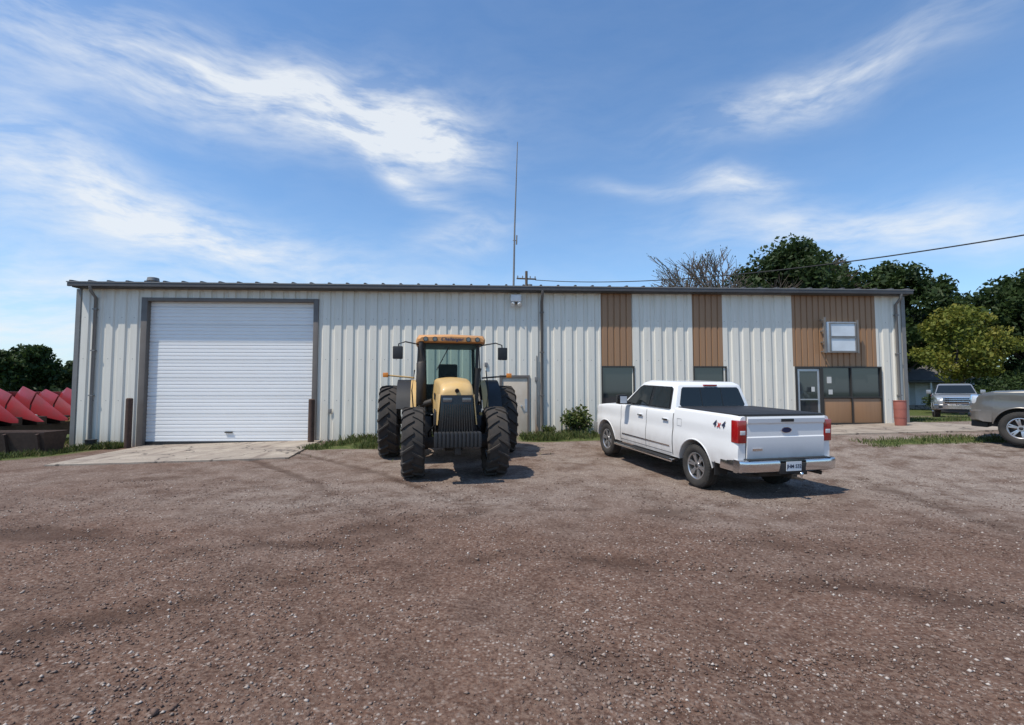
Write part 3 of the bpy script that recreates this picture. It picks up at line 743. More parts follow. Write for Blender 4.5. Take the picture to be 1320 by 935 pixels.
# ---------------------------------------------------------------- tractor
def agtyre(nm,c,R,w,par,rimr,nl,side):
    lathe(nm,[(rimr,-.36*w),(rimr+.04,-.44*w),(R*.78,-.50*w),(R*.88,-.485*w),(R*.935,-.42*w),(R*.95,-.2*w),(R*.955,0),(R*.95,.2*w),(R*.935,.42*w),(R*.88,.485*w),(R*.78,.50*w),(rimr+.04,.44*w),(rimr,.36*w)],c,M['rubber2'],par,56)
    V=[];F=[]
    for i in range(nl):
        for s in (-1,1):
            a=2*math.pi*(i+(.5 if s>0 else 0))/nl
            st=[(-.03,R*.94,R,0,.034),(.20,R*.935,R*.998,-.09,.036),(.42,R*.915,R*.985,-.19,.044),(.515,R*.85,R*.93,-.23,.048),(.52,R*.78,R*.86,-.25,.045)]
            k=len(V)
            for yy,r0,r1,da,ht in st:
                th=ht/R*.95
                for (r,q) in ((r0,-th),(r1,-th*.7),(r1,th*.7),(r0,th)):
                    b=a+da+q; V.append((c[0]+r*math.cos(b),c[1]+s*yy*w,c[2]+r*math.sin(b)))
            for j in range(len(st)-1):
                o=k+4*j
                for q in range(3): F.append((o+q,o+q+1,o+q+5,o+q+4))
            F.append((k,k+1,k+2,k+3)); e=k+4*(len(st)-1); F.append((e,e+1,e+2,e+3))
    mk(nm+'_lugs',V,F,M['rubber2'],par)
    s=side
    lathe(nm+'_rim',[(rimr,.36*w*s),(rimr-.02,.36*w*s),(rimr-.05,.2*w*s),(rimr-.06,-.36*w*s)],c,M['alu'],par,40)
    lathe(nm+'_disc',[(rimr-.05,.05*w*s),(rimr*.6,.12*w*s),(rimr*.35,.05*w*s),(0,.05*w*s)],c,M['yellow'],par,32)
    tube(nm+'_hub',[(c[0],c[1],c[2]),(c[0],c[1]+s*.28*w,c[2])],[.16,.13],M['darkmetal'],par,n=16)
    for i in range(8):
        t=i*math.pi/4; tube(nm+'_nut',[(c[0]+.21*math.cos(t),c[1]+s*.05*w,c[2]+.21*math.sin(t)),(c[0]+.21*math.cos(t),c[1]+s*.12*w,c[2]+.21*math.sin(t))],.018,M['darkmetal'],par,n=6)
def tractor(x,y,ang):
    WB=3.0
    z0=-.10; z1=-.15
    T=empty('farm_tractor',(x,y,z0),(0,-math.atan2(z1-z0,WB),math.radians(ang)))
    Y_,K,DM=M['yellow'],M['black'],M['darkmetal']
    for s in (1,-1):
        agtyre('rear_tyre',(0,s*1.53,.96),.96,.50,T,.56,20,s)
        agtyre('front_tyre',(WB,s*.86,.74),.74,.46,T,.41,17,s)
    tube('rear_axle',[(0,-1.75,.96),(0,1.75,.96)],.075,DM,T); tube('rear_axle_housing',[(0,-1.0,.96),(0,1.0,.96)],[.16,.16],DM,T)
    box('transmission',(-.5,-.34,.62),(1.4,.34,1.35),DM,T,bevel=.04)
    box('chassis',(1.4,-.24,.70),(3.5,.24,1.18),DM,T,bevel=.02)
    box('front_axle_beam',(2.86,-.66,.62),(3.14,.66,.84),DM,T,bevel=.04)
    for s in (1,-1):
        tube('axle_hub',[(3,s*.55,.74),(3,s*.78,.74)],[.15,.19],DM,T,n=16)
        tube('steer_rod',[(2.78,s*.1,.74),(2.78,s*.60,.72)],.025,M['alu'],T,n=8)
    box('oil_pan',(1.9,-.2,.50),(2.7,.2,.72),DM,T,bevel=.03)
    def ring(xx,hw,zt,zb_):
        r=.11
        h=[(0,zb_),(hw,zb_),(hw+.01,(zb_+zt)/2),(hw-.02,zt-r)]
        for a in (22,45,68,90): h.append((hw-.02-r*(1-math.cos(math.radians(a))),zt-r+r*math.sin(math.radians(a))))
        h.append((hw*.3,zt+.025)); h.append((0,zt+.03))
        return [(xx,a,z) for a,z in h]+[(xx,-a,z) for a,z in h[-2:0:-1]]
    loft('hood',[ring(1.30,.44,2.10,1.30),ring(2.0,.42,2.09,1.28),ring(2.9,.38,2.05,1.26),ring(3.45,.355,1.99,1.22),ring(3.60,.35,1.94,1.20),ring(3.68,.345,1.86,1.18),ring(3.715,.33,1.79,1.18)],Y_,T,smooth=40)
    for s in (1,-1):
        box('side_grille',(1.5,s*.41-.01,1.0),(3.4,s*.41+.015,1.40),K,T,bevel=.01)
        box('side_stripe',(1.6,s*.42-.004,1.62),(2.7,s*.42+.008,1.76),K,T)
    V=[(3.70,-.385,.98),(3.70,.385,.98),(3.70,.325,1.75),(3.70,-.325,1.75),(3.80,-.36,1.0),(3.80,.36,1.0),(3.765,.31,1.73),(3.765,-.31,1.73)]
    mk('grille_frame',V,[(0,1,2,3),(4,5,6,7),(0,1,5,4),(1,2,6,5),(2,3,7,6),(3,0,4,7)],M['gloss'],T,bevel=.015)
    for s in (1,-1):
        mk('grille_surround',[(3.45,s*.375,1.15),(3.45,s*.365,1.75),(3.74,s*.325,1.75),(3.77,s*.38,1.15),(3.45,s*.40,1.15),(3.45,s*.385,1.75),(3.73,s*.345,1.75),(3.76,s*.405,1.15)],[(0,1,2,3),(4,5,6,7),(0,1,5,4),(1,2,6,5),(2,3,7,6),(3,0,4,7)],Y_,T,bevel=.006)
        box('headlight',(3.765,s*.19-.09,1.60),(3.785,s*.19+.09,1.69),M['lampdark'],T,bevel=.012)
    for i in range(13):
        yy=-.30+i*.05; mk('grille_slat_%d'%i,[(3.80,yy-.007,1.02),(3.80,yy+.007,1.02),(3.772,yy*.86+.007,1.56),(3.772,yy*.86-.007,1.56),(3.83,yy-.007,1.02),(3.83,yy+.007,1.02),(3.80,yy*.86+.007,1.56),(3.80,yy*.86-.007,1.56)],[(0,1,2,3),(4,5,6,7),(0,1,5,4),(1,2,6,5),(2,3,7,6),(3,0,4,7)],DM,T)
    tube('hood_badge',[(3.71,0,1.83),(3.735,0,1.825)],[.045,.04],M['gloss'],T,n=16)
    box('weight_bracket',(3.5,-.30,.78),(3.85,.30,.98),DM,T,bevel=.02)
    for i in range(12):
        yy=-.42+i*.0765
        box('weight_%d'%i,(3.83,yy-.033,.74),(4.12,yy+.033,1.03),K,T,bevel=.018)
    box('tow_hook',(3.9,-.06,.60),(4.05,.06,.75),DM,T,bevel=.01)
    zb_,zt=1.30,2.98
    for s in (1,-1):
        tube('pillar_rear',[(-.45,s*.76,zb_),(-.50,s*.72,zt)],.045,K,T,n=8)
        tube('pillar_mid',[(.35,s*.86,zb_),(.35,s*.78,zt)],.035,K,T,n=8)
        tube('pillar_front',[(1.42,s*.60,zb_),(1.34,s*.66,zt)],.04,K,T,n=8)
        for nm,a,b in (('side_glass_rear',(-.43,.77,.73),(.35,.86,.78)),('side_glass_front',(.35,.86,.78),(1.40,.62,.67))):
            V=[(a[0],s*a[1],zb_+.05),(b[0],s*b[1],zb_+.05),(b[0],s*b[2],zt),(a[0],s*a[2],zt)]
            me=bpy.data.meshes.new(nm); me.from_pydata(V,[],[(0,1,2,3)]); finish(nm,me,M['clear'],T,None)
        box('cab_lower',(-.45,s*.70-.10,1.15),(1.0,s*.70+.10,1.42),K,T,bevel=.03)
        for nm,ya,yb,mt in (('rear_fender_inner',.84,.98,Y_),('rear_fender_outer',.985,1.33,K)):
            rings=[]
            for a in np.linspace(math.radians(20),math.radians(150),14):
                r=1.06; rr=1.11
                rings.append([(r*math.cos(a),s*ya,.96+r*math.sin(a)),(r*math.cos(a),s*yb,.96+r*math.sin(a)),(rr*math.cos(a),s*yb,.96+rr*math.sin(a)),(rr*math.cos(a),s*ya,.96+rr*math.sin(a))])
            loft(nm,rings,mt,T,smooth=30)
        tube('mirror_arm',[(1.30,s*.74,2.92),(1.42,s*1.10,2.98),(1.42,s*1.26,2.93),(1.42,s*1.28,2.62)],.016,K,T,n=8)
        box('mirror',(1.38,s*1.28-.12,2.56),(1.45,s*1.28+.12,2.87),K,T,bevel=.025,rot=RZ(s*8))
        tube('signal_arm',[(.2,s*.9,2.12),(.25,s*1.6,2.18)],.022,Y_ if s<0 else K,T,n=8)
        box('signal_lamp',(.22,s*1.64-.07,2.13),(.30,s*1.64+.07,2.25),M['amber'] ,T,bevel=.015)
        tube('hand_rail',[(1.25,s*.90,1.35),(1.32,s*.94,1.8),(1.28,s*.88,2.3)],.015,K,T,n=8)
    V=[(1.43,-.57,1.5),(1.43,.57,1.5),(1.36,.64,zt),(1.36,-.64,zt)]
    me=bpy.data.meshes.new('windscreen'); me.from_pydata(V,[],[(0,1,2,3)]); finish('windscreen',me,M['clear'],T,None)
    V=[(-.47,-.72,1.5),(-.47,.72,1.5),(-.50,.68,zt),(-.50,-.68,zt)]
    me=bpy.data.meshes.new('rear_screen'); me.from_pydata(V,[],[(0,1,2,3)]); finish('rear_screen',me,M['clear'],T,None)
    tube('wiper',[(1.42,-.05,2.88),(1.45,-.35,2.3)],.012,K,T,n=6)
    box('cab_floor',(-.45,-.72,1.22),(1.4,.58,1.32),K,T); box('firewall',(1.30,-.56,1.25),(1.40,.56,1.62),K,T)
    box('dashboard',(.95,-.3,1.3),(1.30,.3,1.95),M['inner'],T,bevel=.05)
    pts=[(.80+.10*math.sin(a),.20*math.cos(a),2.05+.17*math.sin(a)) for a in np.linspace(0,2*math.pi,25)]
    tube('steering_wheel',pts,.016,K,T,n=6,caps=False); tube('steering_column',[(.80,0,2.05),(1.05,0,1.8)],.03,K,T)
    box('seat_cushion',(-.15,-.27,1.72),(.35,.27,1.85),M['seat'],T,bevel=.05); box('seat_back',(-.22,-.26,1.8),(-.08,.26,2.5),M['seat'],T,bevel=.05); box('seat_base',(-.1,-.18,1.3),(.25,.18,1.72),M['inner'],T)
    box('rear_console',(.0,-.62,1.3),(.7,-.42,1.95),M['inner'],T,bevel=.04); box('rear_bulkhead',(-.46,-.70,1.3),(-.40,.70,1.95),M['inner'],T)
    def rr(xx,hw,z0_,z1_): 
        return [(xx,-hw,z0_),(xx,hw,z0_),(xx,hw+.01,(z0_+z1_)/2),(xx,hw-.05,z1_),(xx,0,z1_+.025),(xx,-hw+.05,z1_),(xx,-hw-.01,(z0_+z1_)/2)]
    loft('cab_roof',[rr(-.68,.74,2.97,3.07),rr(-.55,.82,2.96,3.13),(rr(.5,.86,2.96,3.17)),rr(1.45,.83,2.96,3.15),rr(1.60,.80,2.97,3.12),rr(1.66,.76,2.985,3.08)],M['orange'],T,smooth=40)
    box('roof_liner',(-.55,-.76,2.93),(1.45,.76,2.965),K,T)
    text('cab_script','Challenger',.125,M['ink'],T,(1.668,0,3.04),(0,1,0),(-.25,0,1),.002,.4)
    for yy in (-.62,-.40,.40,.62):
        tube('work_light',[(1.58,yy,3.035),(1.685,yy,3.035)],[.055,.06],K,T,n=14); tube('work_light_lens',[(1.685,yy,3.035),(1.69,yy,3.035)],[.045,.045],M['lampdark'],T,n=14)
    tube('gps_dome',[(.6,0,3.19),(.6,0,3.25)],[.1,.06],M['white'],T)
    tube('muffler',[(1.62,-.72,1.45),(1.62,-.72,1.5),(1.62,-.72,2.45),(1.62,-.72,2.5)],[.07,.115,.115,.06],DM,T,n=18)
    tube('exhaust_stack',[(1.62,-.72,2.5),(1.62,-.72,2.85),(1.58,-.72,2.98)],.06,DM,T,n=14)
    tube('exhaust_elbow',[(1.75,-.45,1.55),(1.68,-.6,1.5),(1.62,-.72,1.46)],.07,DM,T,n=12)
    box('fuel_tank',(.45,.45,.62),(1.75,.98,1.20),K,T,bevel=.08)
    box('battery_box',(.55,-.95,.65),(1.6,-.45,1.18),K,T,bevel=.06)
    for i,z in enumerate((.48,.80,1.10)): box('step_%d'%i,(.95,1.0,z),(1.35,1.26-.05*i,z+.035),DM,T)
    for xx in (.95,1.33): box('step_rail',(xx,1.0,.46),(xx+.03,1.06,1.25),DM,T)
    tube('tank_cap',[(1.5,.75,1.2),(1.5,.75,1.27)],.06,Y_,T)
    tube('air_intake',[(1.5,.60,1.5),(1.5,.64,2.2),(1.5,.66,2.35)],[.06,.06,.09],K,T,n=12)
    for k,(ya,yb) in enumerate(((-.3,-.55),(.3,.55))): tube('hydraulic_hose_%d'%k,[(3.2,ya,1.0),(3.3,(ya+yb)/2,1.12),(3.1,yb,.95),(3.0,yb,.8)],.018,K,T,n=6)
    box('rear_hitch',(-.95,-.4,.5),(-.5,.4,1.1),DM,T,bevel=.04)
tractor(-1.75,13.8,-80)

# ---------------------------------------------------------------- corn header and trough at left
H=empty('corn_header',(-19.75,16.5,g1(-17,17)),(0,0,math.radians(-15)))
box('frame_beam',(-.6,-.3,.95),(-.36,9,1.3),M['darkmetal'],H,bevel=.02); box('back_sheet',(-.35,-.3,.65),(-.2,9,1.95),M['red'],H,bevel=.02)
tube('auger',[(.15,-.2,1.1),(.15,8.9,1.1)],.20,M['darkmetal'],H)
for i in range(12):
    yy=i*.76
    def rg(xx,hw,zt,zb_): return [(xx,yy-hw,zb_),(xx,yy-hw*.85,zb_+(zt-zb_)*.45),(xx,yy-hw*.08,zt),(xx,yy+hw*.08,zt),(xx,yy+hw*.85,zb_+(zt-zb_)*.45),(xx,yy+hw,zb_)]
    dt=((i*7)%5-2)*.035
    loft('snout_%d'%i,[rg(-.1,.14,1.90,1.45),rg(.2,.21,2.12+dt,1.32),rg(.9,.20,1.88+dt,1.18)],M['red'],H,smooth=20)
    loft('snout_tip_%d'%i,[rg(.96,.19,1.82+dt,1.16),rg(1.75,.11,1.38+dt,.98),rg(2.3,.045,1.08+dt,.88),rg(2.6,.012,.93+dt,.88)],M['red'],H,smooth=20)
    box('snout_hinge_%d'%i,(.89,yy-.17,1.2),(.97,yy+.17,1.45),M['black'],H)
    box('row_unit_%d'%i,(.0,yy+.22,.75),(1.9,yy+.54,1.05),M['darkmetal'],H,bevel=.02)
    box('deck_plate_%d'%i,(.1,yy+.26,1.05),(1.3,yy+.50,1.22),M['darkmetal'],H,rot=RY(8))
    tube('gather_chain_%d'%i,[(.2,yy+.30,1.26),(1.7,yy+.34,1.08)],.03,M['alu'],H,n=6)
for yy in (1,7):
    for xx in (-1.0,.8): tube('trailer_wheel',[(xx,yy,.32),(xx,yy+.2,.32)],.32,M['rubber'],H,n=20)
box('trailer_rail',(-.2,-1,.42),(.0,9,.55),M['darkmetal'],H); box('trailer_leg',(-1,1,.3),(.9,1.15,.5),M['darkmetal'],H); box('trailer_leg',(-1,7,.3),(.9,7.15,.5),M['darkmetal'],H)
box('lower_frame',(-.3,-.2,.30),(1.6,9,.74),M['darkmetal'],H)
text('header_number','2240',.20,M['yellow'],H,(1.92,3.6,.89),(0,1,0),(0,0,1),.003)
e=empty('rusty_steel_trough',(-14.9,15.35,g1(-15,15.4)-.05),(0,0,math.radians(4)))
V=[(-1.0,-.3,0),(1.0,-.3,0),(1.0,.3,0),(-1.0,.3,0),(-1.05,-.45,.74),(1.05,-.45,.74),(1.05,.45,.74),(-1.05,.45,.74),(-1.0,-.4,.74),(1.0,-.4,.74),(1.0,.4,.74),(-1.0,.4,.74),(-.95,-.26,.06),(.95,-.26,.06),(.95,.26,.06),(-.95,.26,.06)]
mk('trough',V,[(0,1,2,3),(0,1,5,4),(1,2,6,5),(2,3,7,6),(3,0,4,7),(4,5,9,8),(5,6,10,9),(6,7,11,10),(7,4,8,11),(8,9,13,12),(9,10,14,13),(10,11,15,14),(11,8,12,15),(12,13,14,15)],M['rust'],e)
for xx in (-.9,0,.9): box('trough_rib',(xx-.03,-.47,0),(xx+.03,-.30,.7),M['rust'],e,rot=RX(12))

# ---------------------------------------------------------------- trees
def leafquads(c,size):
    n=len(c)
    a=rng.normal(size=(n,3)); a/=np.linalg.norm(a,axis=1)[:,None]
    b=rng.normal(size=(n,3)); b-=a*(a*b).sum(1)[:,None]; b/=np.linalg.norm(b,axis=1)[:,None]
    s=(size*(.6+.8*rng.random(n)))[:,None]
    return np.stack([c-a*s,c-b*s*.5+a*s*.1,c+a*s,c+b*s*.5-a*s*.1],1)
def tree(name,x,y,h,w,base,mat,nl=9000,ls=.22,clumps=46,trunk=.3,seed=1,zs=1.0):
    r=np.random.default_rng(seed); z=g1(x,y)
    T=empty(name,(x,y,z))
    ch=h-base; cz=base+ch*.5
    pts=[]
    while len(pts)<clumps:
        p=r.uniform(-1,1,3); d=np.linalg.norm(p)
        if d<1 and d>.25:
            wz=1.0-.35*max(0,p[2])**2
            pts.append((p[0]*w*.5*wz*.86,p[1]*w*.5*wz*.86,cz+p[2]*ch*.43*zs))
    pts=np.array(pts)
    tube('trunk',[(0,0,-.3),(.05,0,base*.6),(.0,.1,base+ch*.35)],[trunk,trunk*.75,trunk*.4],M['bark'],T,n=9)
    fork=Vector((0,.05,base*.9))
    for i,p in enumerate(pts[::2]):
        pv=Vector(p); st=fork.lerp(Vector((0,.1,base+ch*.35)),r.random())
        mid=st.lerp(pv,.5)+Vector((0,0,-.03*ch))
        tube('limb_%d'%i,[st,mid,pv],[trunk*.28,trunk*.16,trunk*.04],M['bark'],T,n=5)
    cr=(w*.5)*(.20+.16*r.random(clumps))
    idx=r.integers(0,clumps,nl)
    off=r.normal(size=(nl,3)); off/=np.linalg.norm(off,axis=1)[:,None]; off*=(r.random(nl)**.45)[:,None]
    c=pts[idx]+off*cr[idx][:,None]*np.array([1,1,.72])
    ct=r.random(clumps)
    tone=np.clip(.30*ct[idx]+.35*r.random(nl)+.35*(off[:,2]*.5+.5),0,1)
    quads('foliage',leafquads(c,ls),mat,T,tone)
    return T,pts
tree('broadleaf_tree',25.4,45,15.4,12.6,5.0,M['leafd'],22000,.22,84,.4,seed=3)
tree('broadleaf_tree',33.0,42.5,12.9,9.0,2.5,M['leafd'],17000,.21,64,.3,seed=5)
tree('broadleaf_tree',30.2,34,7.9,6.2,1.9,M['leafy'],10000,.13,44,.16,seed=8)
tree('broadleaf_tree',45,43,13.4,12,1.8,M['leafd'],18000,.23,74,.3,seed=9)
tree('broadleaf_tree',38.5,50,11.0,10,1.2,M['leafd'],13000,.26,60,.3,seed=12)
tree('broadleaf_tree',49,58,12,11,1.5,M['leafd'],9000,.28,44,.3,seed=22)
tree('broadleaf_tree',-59,60,8.0,8.5,1.5,M['leafd'],9000,.28,46,.35,seed=14)
tree('broadleaf_tree',-68,58,9.5,9,1.5,M['leafh'],8000,.28,46,.35,seed=15)
tree('broadleaf_tree',-57,66,5.6,7,1.0,M['leafh'],6000,.28,30,.3,seed=16)
def bare(x,y,h):
    r=random.Random(11); T=empty('bare_tree',(x,y,0)); V=[];F=[];tips=[]
    def br(p,d,l,rad,lev):
        q=p+d*l; k=len(V)
        a=d.cross(Vector((.3,.9,.1))).normalized(); b=d.cross(a)
        for pp,rr in ((p,rad),(q,rad*.68)):
            for t in range(4): V.append(pp+(a*math.cos(t*1.571)+b*math.sin(t*1.571))*rr)
        for t in range(4): F.append((k+t,k+(t+1)%4,k+4+(t+1)%4,k+4+t))
        if lev==0: tips.append(q); return
        for i in range(4 if lev in (6,1) else 3):
            nd=(d+Vector((r.uniform(-1,1),r.uniform(-1,1),r.uniform(-.25,.75)))*.72).normalized()
            br(p+d*l*r.uniform(.65,1),nd,l*r.uniform(.66,.88),rad*.64,lev-1)
    br(Vector((0,0,0)),Vector((0,0,1)),h*.40,.36,6)
    V=np.array([tuple(v) for v in V]); top=V[:,2].max(); V[:,2]*=h/top; V[:,:2]*=.9
    mk('branches',[tuple(v) for v in V],F,M['deadbark'],T)
    t=np.array([tuple(q) for q in tips]); t[:,2]*=h/top; t[:,:2]*=.9; t=t[rng.random(len(t))<.5]
    t=t+rng.normal(0,.15,t.shape)
    quads('leaves',leafquads(t,.10),M['leafh'],T,rng.random(len(t)))
bare(18.9,47,14.9)
def treeline():
    c=[];tn=[]
    R=np.random.default_rng(2)
    for i in range(230):
        a=R.uniform(-1.45,1.45); d=R.uniform(120,190)
        x=math.sin(a)*d; y=math.cos(a)*d
        hh=R.uniform(4,8.5)*(1.3 if x>0 else .75); ww=R.uniform(5,10); n=420
        o=R.normal(size=(n,3)); o/=np.linalg.norm(o,axis=1)[:,None]; o*=R.random(n)[:,None]**.4
        k=np.array([x,y,hh*.5])+o*np.array([ww*.6,ww*.6,hh*.52])
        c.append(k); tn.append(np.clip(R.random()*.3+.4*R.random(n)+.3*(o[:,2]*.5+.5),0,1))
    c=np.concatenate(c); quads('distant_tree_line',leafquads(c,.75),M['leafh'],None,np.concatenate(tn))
treeline()
def shrub(name,x,y,w,h,mat,n,ls,seed):
    r=np.random.default_rng(seed); T=empty(name,(x,y,g1(x,y)))
    k=9; cp=np.stack([r.uniform(-w*.35,w*.35,k),r.uniform(-w*.3,w*.3,k),r.uniform(.3*h,.75*h,k)],1)
    idx=r.integers(0,k,n); off=r.normal(size=(n,3)); off/=np.linalg.norm(off,axis=1)[:,None]; off*=(r.random(n)**.5)[:,None]
    c=cp[idx]+off*np.array([w*.24,w*.24,h*.3]); c[:,2]=np.maximum(c[:,2],.02)
    for i in range(k): tube('stem_%d'%i,[(0,0,-.05),tuple(cp[i])],[.02*h,.006*h],M['bark'],T,n=5)
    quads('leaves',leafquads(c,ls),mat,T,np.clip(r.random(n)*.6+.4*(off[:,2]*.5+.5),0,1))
shrub('weed_bush',2.30,17.35,1.25,1.0,M['grass'],900,.07,3)
shrub('weed_bush',1.25,17.4,.5,.35,M['grass'],300,.04,4)
shrub('weed_bush',-2.6,17.2,.6,.3,M['grass'],300,.04,6)
shrub('shrub',35.5,38,4.5,2.4,M['leafd'],2500,.12,7); shrub('shrub',31.8,37,3,1.8,M['leafh'],1800,.12,8); shrub('shrub',41,41,6,3.2,M['leafd'],3500,.14,9)
shrub('shrub',46,42,6,3.0,M['leafh'],3500,.14,19); shrub('shrub',28,40,4,2.2,M['leafd'],2500,.14,29)

def grass():
    P=[];tn=[]
    def patch(x0,x1,y0,y1,n,h0,h1,edge=True):
        x=rng.uniform(x0,x1,n); y=rng.uniform(y0,y1,n)
        k=fbm(x,y,1.3,5)+rng.random(n)*.25<.64
        x=x[k];y=y[k]; m=len(x)
        z=G(x,y); h=rng.uniform(h0,h1,m)*(.5+fbm(x,y,2.5,77)); a=rng.random(m)*6.28; w=.007+.006*rng.random(m)
        lx,ly=rng.normal(0,.35,m)*h,rng.normal(0,.35,m)*h
        dx,dy=np.cos(a)*w,np.sin(a)*w
        P.append(np.stack([np.stack([x-dx,y-dy,z-.01],1),np.stack([x+dx,y+dy,z-.01],1),np.stack([x+lx*.4+dx*.6,y+ly*.4+dy*.6,z+h*.6],1),np.stack([x+lx,y+ly,z+h],1)],1)); tn.append(rng.random(m))
    patch(-20,-13.4,13.5,16.8,12000,.05,.20)
    patch(-14.6,-12.7,16.2,16.85,2500,.06,.25)
    patch(-6.2,-1.8,14.8,17.3,12000,.04,.16); patch(-6.4,-.6,16.9,17.6,5000,.06,.26)
    patch(.3,4.4,15.6,17.7,9000,.05,.20); patch(3.8,9.5,17.2,17.9,5000,.05,.2)
    patch(9.3,20,12.9,14.1,5000,.03,.10); patch(14.8,26,18.6,21.5,9000,.04,.12)
    patch(-20,-15.5,16.6,20,4000,.06,.25)
    patch(-12,9,12.5,16.5,300,.02,.07)
    quads('grass',np.concatenate(P),M['grass'],None,np.concatenate(tn))
grass()

Hs=empty('small_house',(38.5,48,.1),(0,0,math.radians(-30)))
box('walls',(-3.5,-3,0),(3.5,3,2.6),M['houseside'],Hs)
mk('roof',[(-3.9,-3.4,2.55),(3.9,-3.4,2.55),(3.9,3.4,2.55),(-3.9,3.4,2.55),(-3.9,0,4.3),(3.9,0,4.3)],[(0,1,5,4),(3,2,5,4),(0,4,3),(1,5,2),(0,1,2,3)],M['shingle'],Hs)
box('porch_floor',(-3,-4.6,0),(2,-3.05,.35),M['concrete'],Hs); box('porch_roof',(-3.1,-4.8,2.35),(2.1,-3.05,2.5),M['shingle'],Hs)
for xx in (-2.9,-1.3,.3,1.9): box('porch_post',(xx-.06,-4.55,.35),(xx+.06,-4.43,2.35),M['white'],Hs)
for xx in (-2,1): box('window',(xx,-3.03,1.0),(xx+.9,-3.005,2.1),M['glass'],Hs); box('window_frame',(xx-.08,-3.02,.92),(xx+.98,-3.002,1.0),M['white'],Hs)
box('door',(-.6,-3.04,.35),(.3,-3.002,2.3),M['white'],Hs)

def upole(x,y,h,ang):
    e=empty('utility_pole',(x,y,g1(x,y)),(0,0,math.radians(ang)))
    tube('shaft',[(0,0,-.5),(0,0,h)],[.17,.12],M['pole'],e,n=12)
    box('crossarm',(-.9,-.06,h-.75),(.9,.06,h-.63),M['pole'],e,bevel=.01)
    for q in (-.8,-.35,.35,.8): tube('insulator',[(q,0,h-.63),(q,0,h-.5),(q,0,h-.42)],[.03,.06,.03],M['gutter'],e,n=8)
    tube('transformer',[(.32,0,h-2.0),(.32,0,h-1.2)],.22,M['gutter'],e,n=14)
upole(1.3,45,12.4,10); upole(21.5,19.6,8.4,30)
e=empty('overhead_wire')
def wire(a,b,s,r=.032):
    a=Vector(a);b=Vector(b)
    tube('span',[a.lerp(b,t)-Vector((0,0,4*s*t*(1-t))) for t in np.linspace(0,1,30)],r,M['wire'],e,n=5)
wire((2.1,45,11.7),(21.4,19.6,8.02),.87)

# ---------------------------------------------------------------- world
w=bpy.data.worlds.new('World'); S.world=w; w.use_nodes=True
nt=w.node_tree; N=NT(nt); bg=nt.nodes['Background']
try: w.cycles.sampling_method='NONE'
except Exception: pass
SE=61; vec=Vector((-.82,-.57,0)).normalized()*math.cos(math.radians(SE)); vec.z=math.sin(math.radians(SE))
az_s=math.atan2(vec.x,vec.y)
sky=N.n('ShaderNodeTexSky'); sky.sky_type='NISHITA'; sky.sun_disc=False
sky.sun_elevation=math.radians(SE); sky.sun_rotation=az_s; sky.altitude=300; sky.air_density=1.1; sky.dust_density=.5; sky.ozone_density=1.6
tc=N.n('ShaderNodeTexCoord').outputs['Generated']
sp=N.n('ShaderNodeSeparateXYZ'); N.put(sp.inputs[0],tc)
az=N.m('ARCTAN2',sp.outputs[0],sp.outputs[1]); el=N.m('ARCSINE',sp.outputs[2])
cv=N.n('ShaderNodeCombineXYZ'); N.put(cv.inputs[0],az); N.put(cv.inputs[1],el)
wn=N.n('ShaderNodeTexNoise'); N.put(wn.inputs['Vector'],cv.outputs[0]); wn.inputs['Scale'].default_value=3.2; wn.inputs['Detail'].default_value=2
sub=N.n('ShaderNodeVectorMath',operation='SUBTRACT'); N.put(sub.inputs[0],wn.outputs['Color']); sub.inputs[1].default_value=(.5,.5,.5)
scl=N.n('ShaderNodeVectorMath',operation='SCALE'); N.put(scl.inputs[0],sub.outputs[0]); scl.inputs['Scale'].default_value=.12
add=N.n('ShaderNodeVectorMath',operation='ADD'); N.put(add.inputs[0],cv.outputs[0]); N.put(add.inputs[1],scl.outputs[0])
wv=add.outputs[0]
ws=N.n('ShaderNodeSeparateXYZ'); N.put(ws.inputs[0],wv); waz,wel=ws.outputs[0],ws.outputs[1]
fib=N.noise(N.mapping(wv,(2.2,8,1),(0,0,math.radians(14))),2.2,6,.6)
fib2=N.noise(N.mapping(wv,(6,22,1),(0,0,math.radians(-24))),2.2,4,.6)
tex=N.m('ADD',N.m('MULTIPLY',fib,.66),N.m('MULTIPLY',fib2,.34))
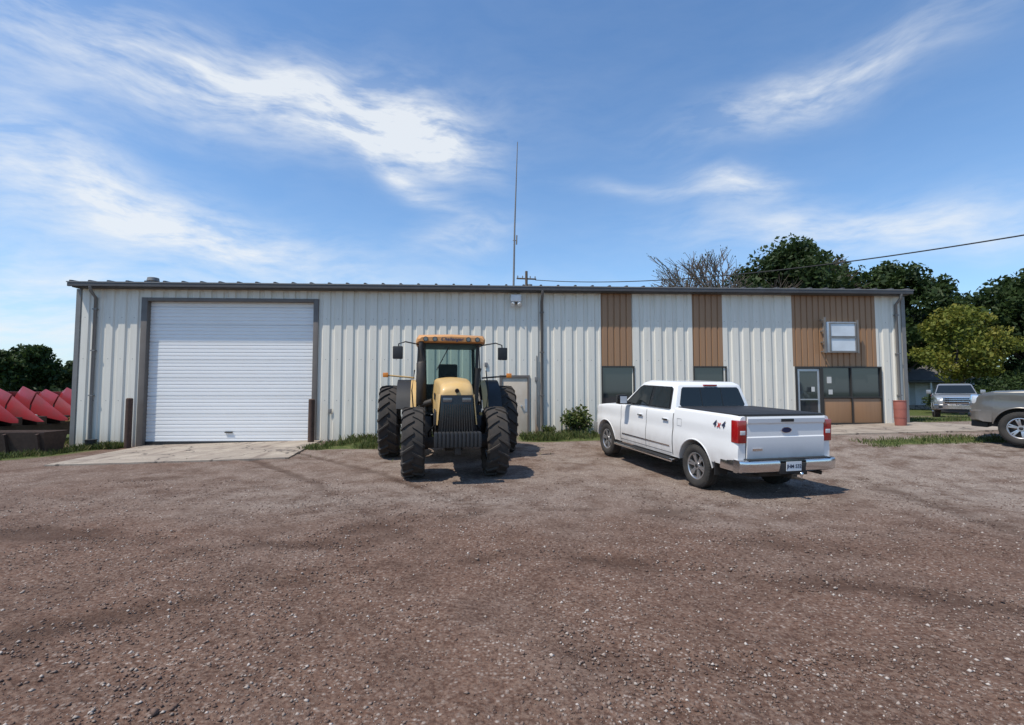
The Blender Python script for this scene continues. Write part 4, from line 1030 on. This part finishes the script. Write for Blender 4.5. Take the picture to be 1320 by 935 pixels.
blobs=[(-.52,.485,.36,.065,3,.95),(-.17,.466,.115,.055,-16,1.2),(-.33,.47,.16,.05,-4,.75),(-.60,.270,.28,.040,-8,1.2),(-.78,.35,.16,.045,-15,.5),(-.75,.10,.28,.13,0,.85),(.56,.487,.19,.036,6,.9),
(.42,.356,.085,.024,-10,.9),(.62,.262,.25,.036,-6,.9),(-.10,.29,.09,.030,8,.6),(-.22,.385,.13,.022,-26,.65),(-.25,.17,.35,.05,4,.3),(.28,.36,.15,.014,-14,.3)]
tot=None
for a0,e0,hl,hw,ang,it in blobs:
    ca,sa=math.cos(math.radians(ang)),math.sin(math.radians(ang))
    da=N.m('SUBTRACT',waz,a0); de=N.m('SUBTRACT',wel,e0)
    u=N.m('DIVIDE',N.m('ADD',N.m('MULTIPLY',da,ca),N.m('MULTIPLY',de,sa)),hl)
    v=N.m('DIVIDE',N.m('SUBTRACT',N.m('MULTIPLY',de,ca),N.m('MULTIPLY',da,sa)),hw)
    q=N.m('MULTIPLY',N.m('EXPONENT',N.m('MULTIPLY',N.m('ADD',N.m('MULTIPLY',u,u),N.m('MULTIPLY',v,v)),-1)),it)
    tot=q if tot is None else N.m('ADD',tot,q)
tot=N.m('ADD',tot,.03)
den=N.m('MULTIPLY',tot,N.m('ADD',.22,N.m('MULTIPLY',N.ramp(tex,[(.40,0),(.64,1)]),.85)))
den=N.m('MINIMUM',den,.88)
haze=N.m('MULTIPLY',N.m('EXPONENT',N.m('MULTIPLY',N.m('ABSOLUTE',el),-6)),.45)
skc=N.mix(1.0,sky.outputs[0],(.84,1.12,1.34,1),'MULTIPLY')
c=N.mix(haze,skc,(4.4,5.5,6.9,1))
c=N.mix(den,c,(6.4,6.7,7.0,1))
N.put(bg.inputs[0],c); bg.inputs[1].default_value=.135
sl=bpy.data.lights.new('sun','SUN'); sl.energy=4.6; sl.angle=math.radians(.5); sl.color=(1,.93,.82)
so=bpy.data.objects.new('sun',sl); C.objects.link(so); so.rotation_euler=vec.to_track_quat('Z','Y').to_euler(); so.location=(0,0,50)
cd=bpy.data.cameras.new('camera'); cd.sensor_width=36; cd.lens=36*650/1320; cd.clip_end=3000; cd.clip_start=.05
co=bpy.data.objects.new('camera',cd); C.objects.link(co); co.location=(0,0,1.65); co.rotation_euler=(math.radians(93.3),0,0)
S.camera=co
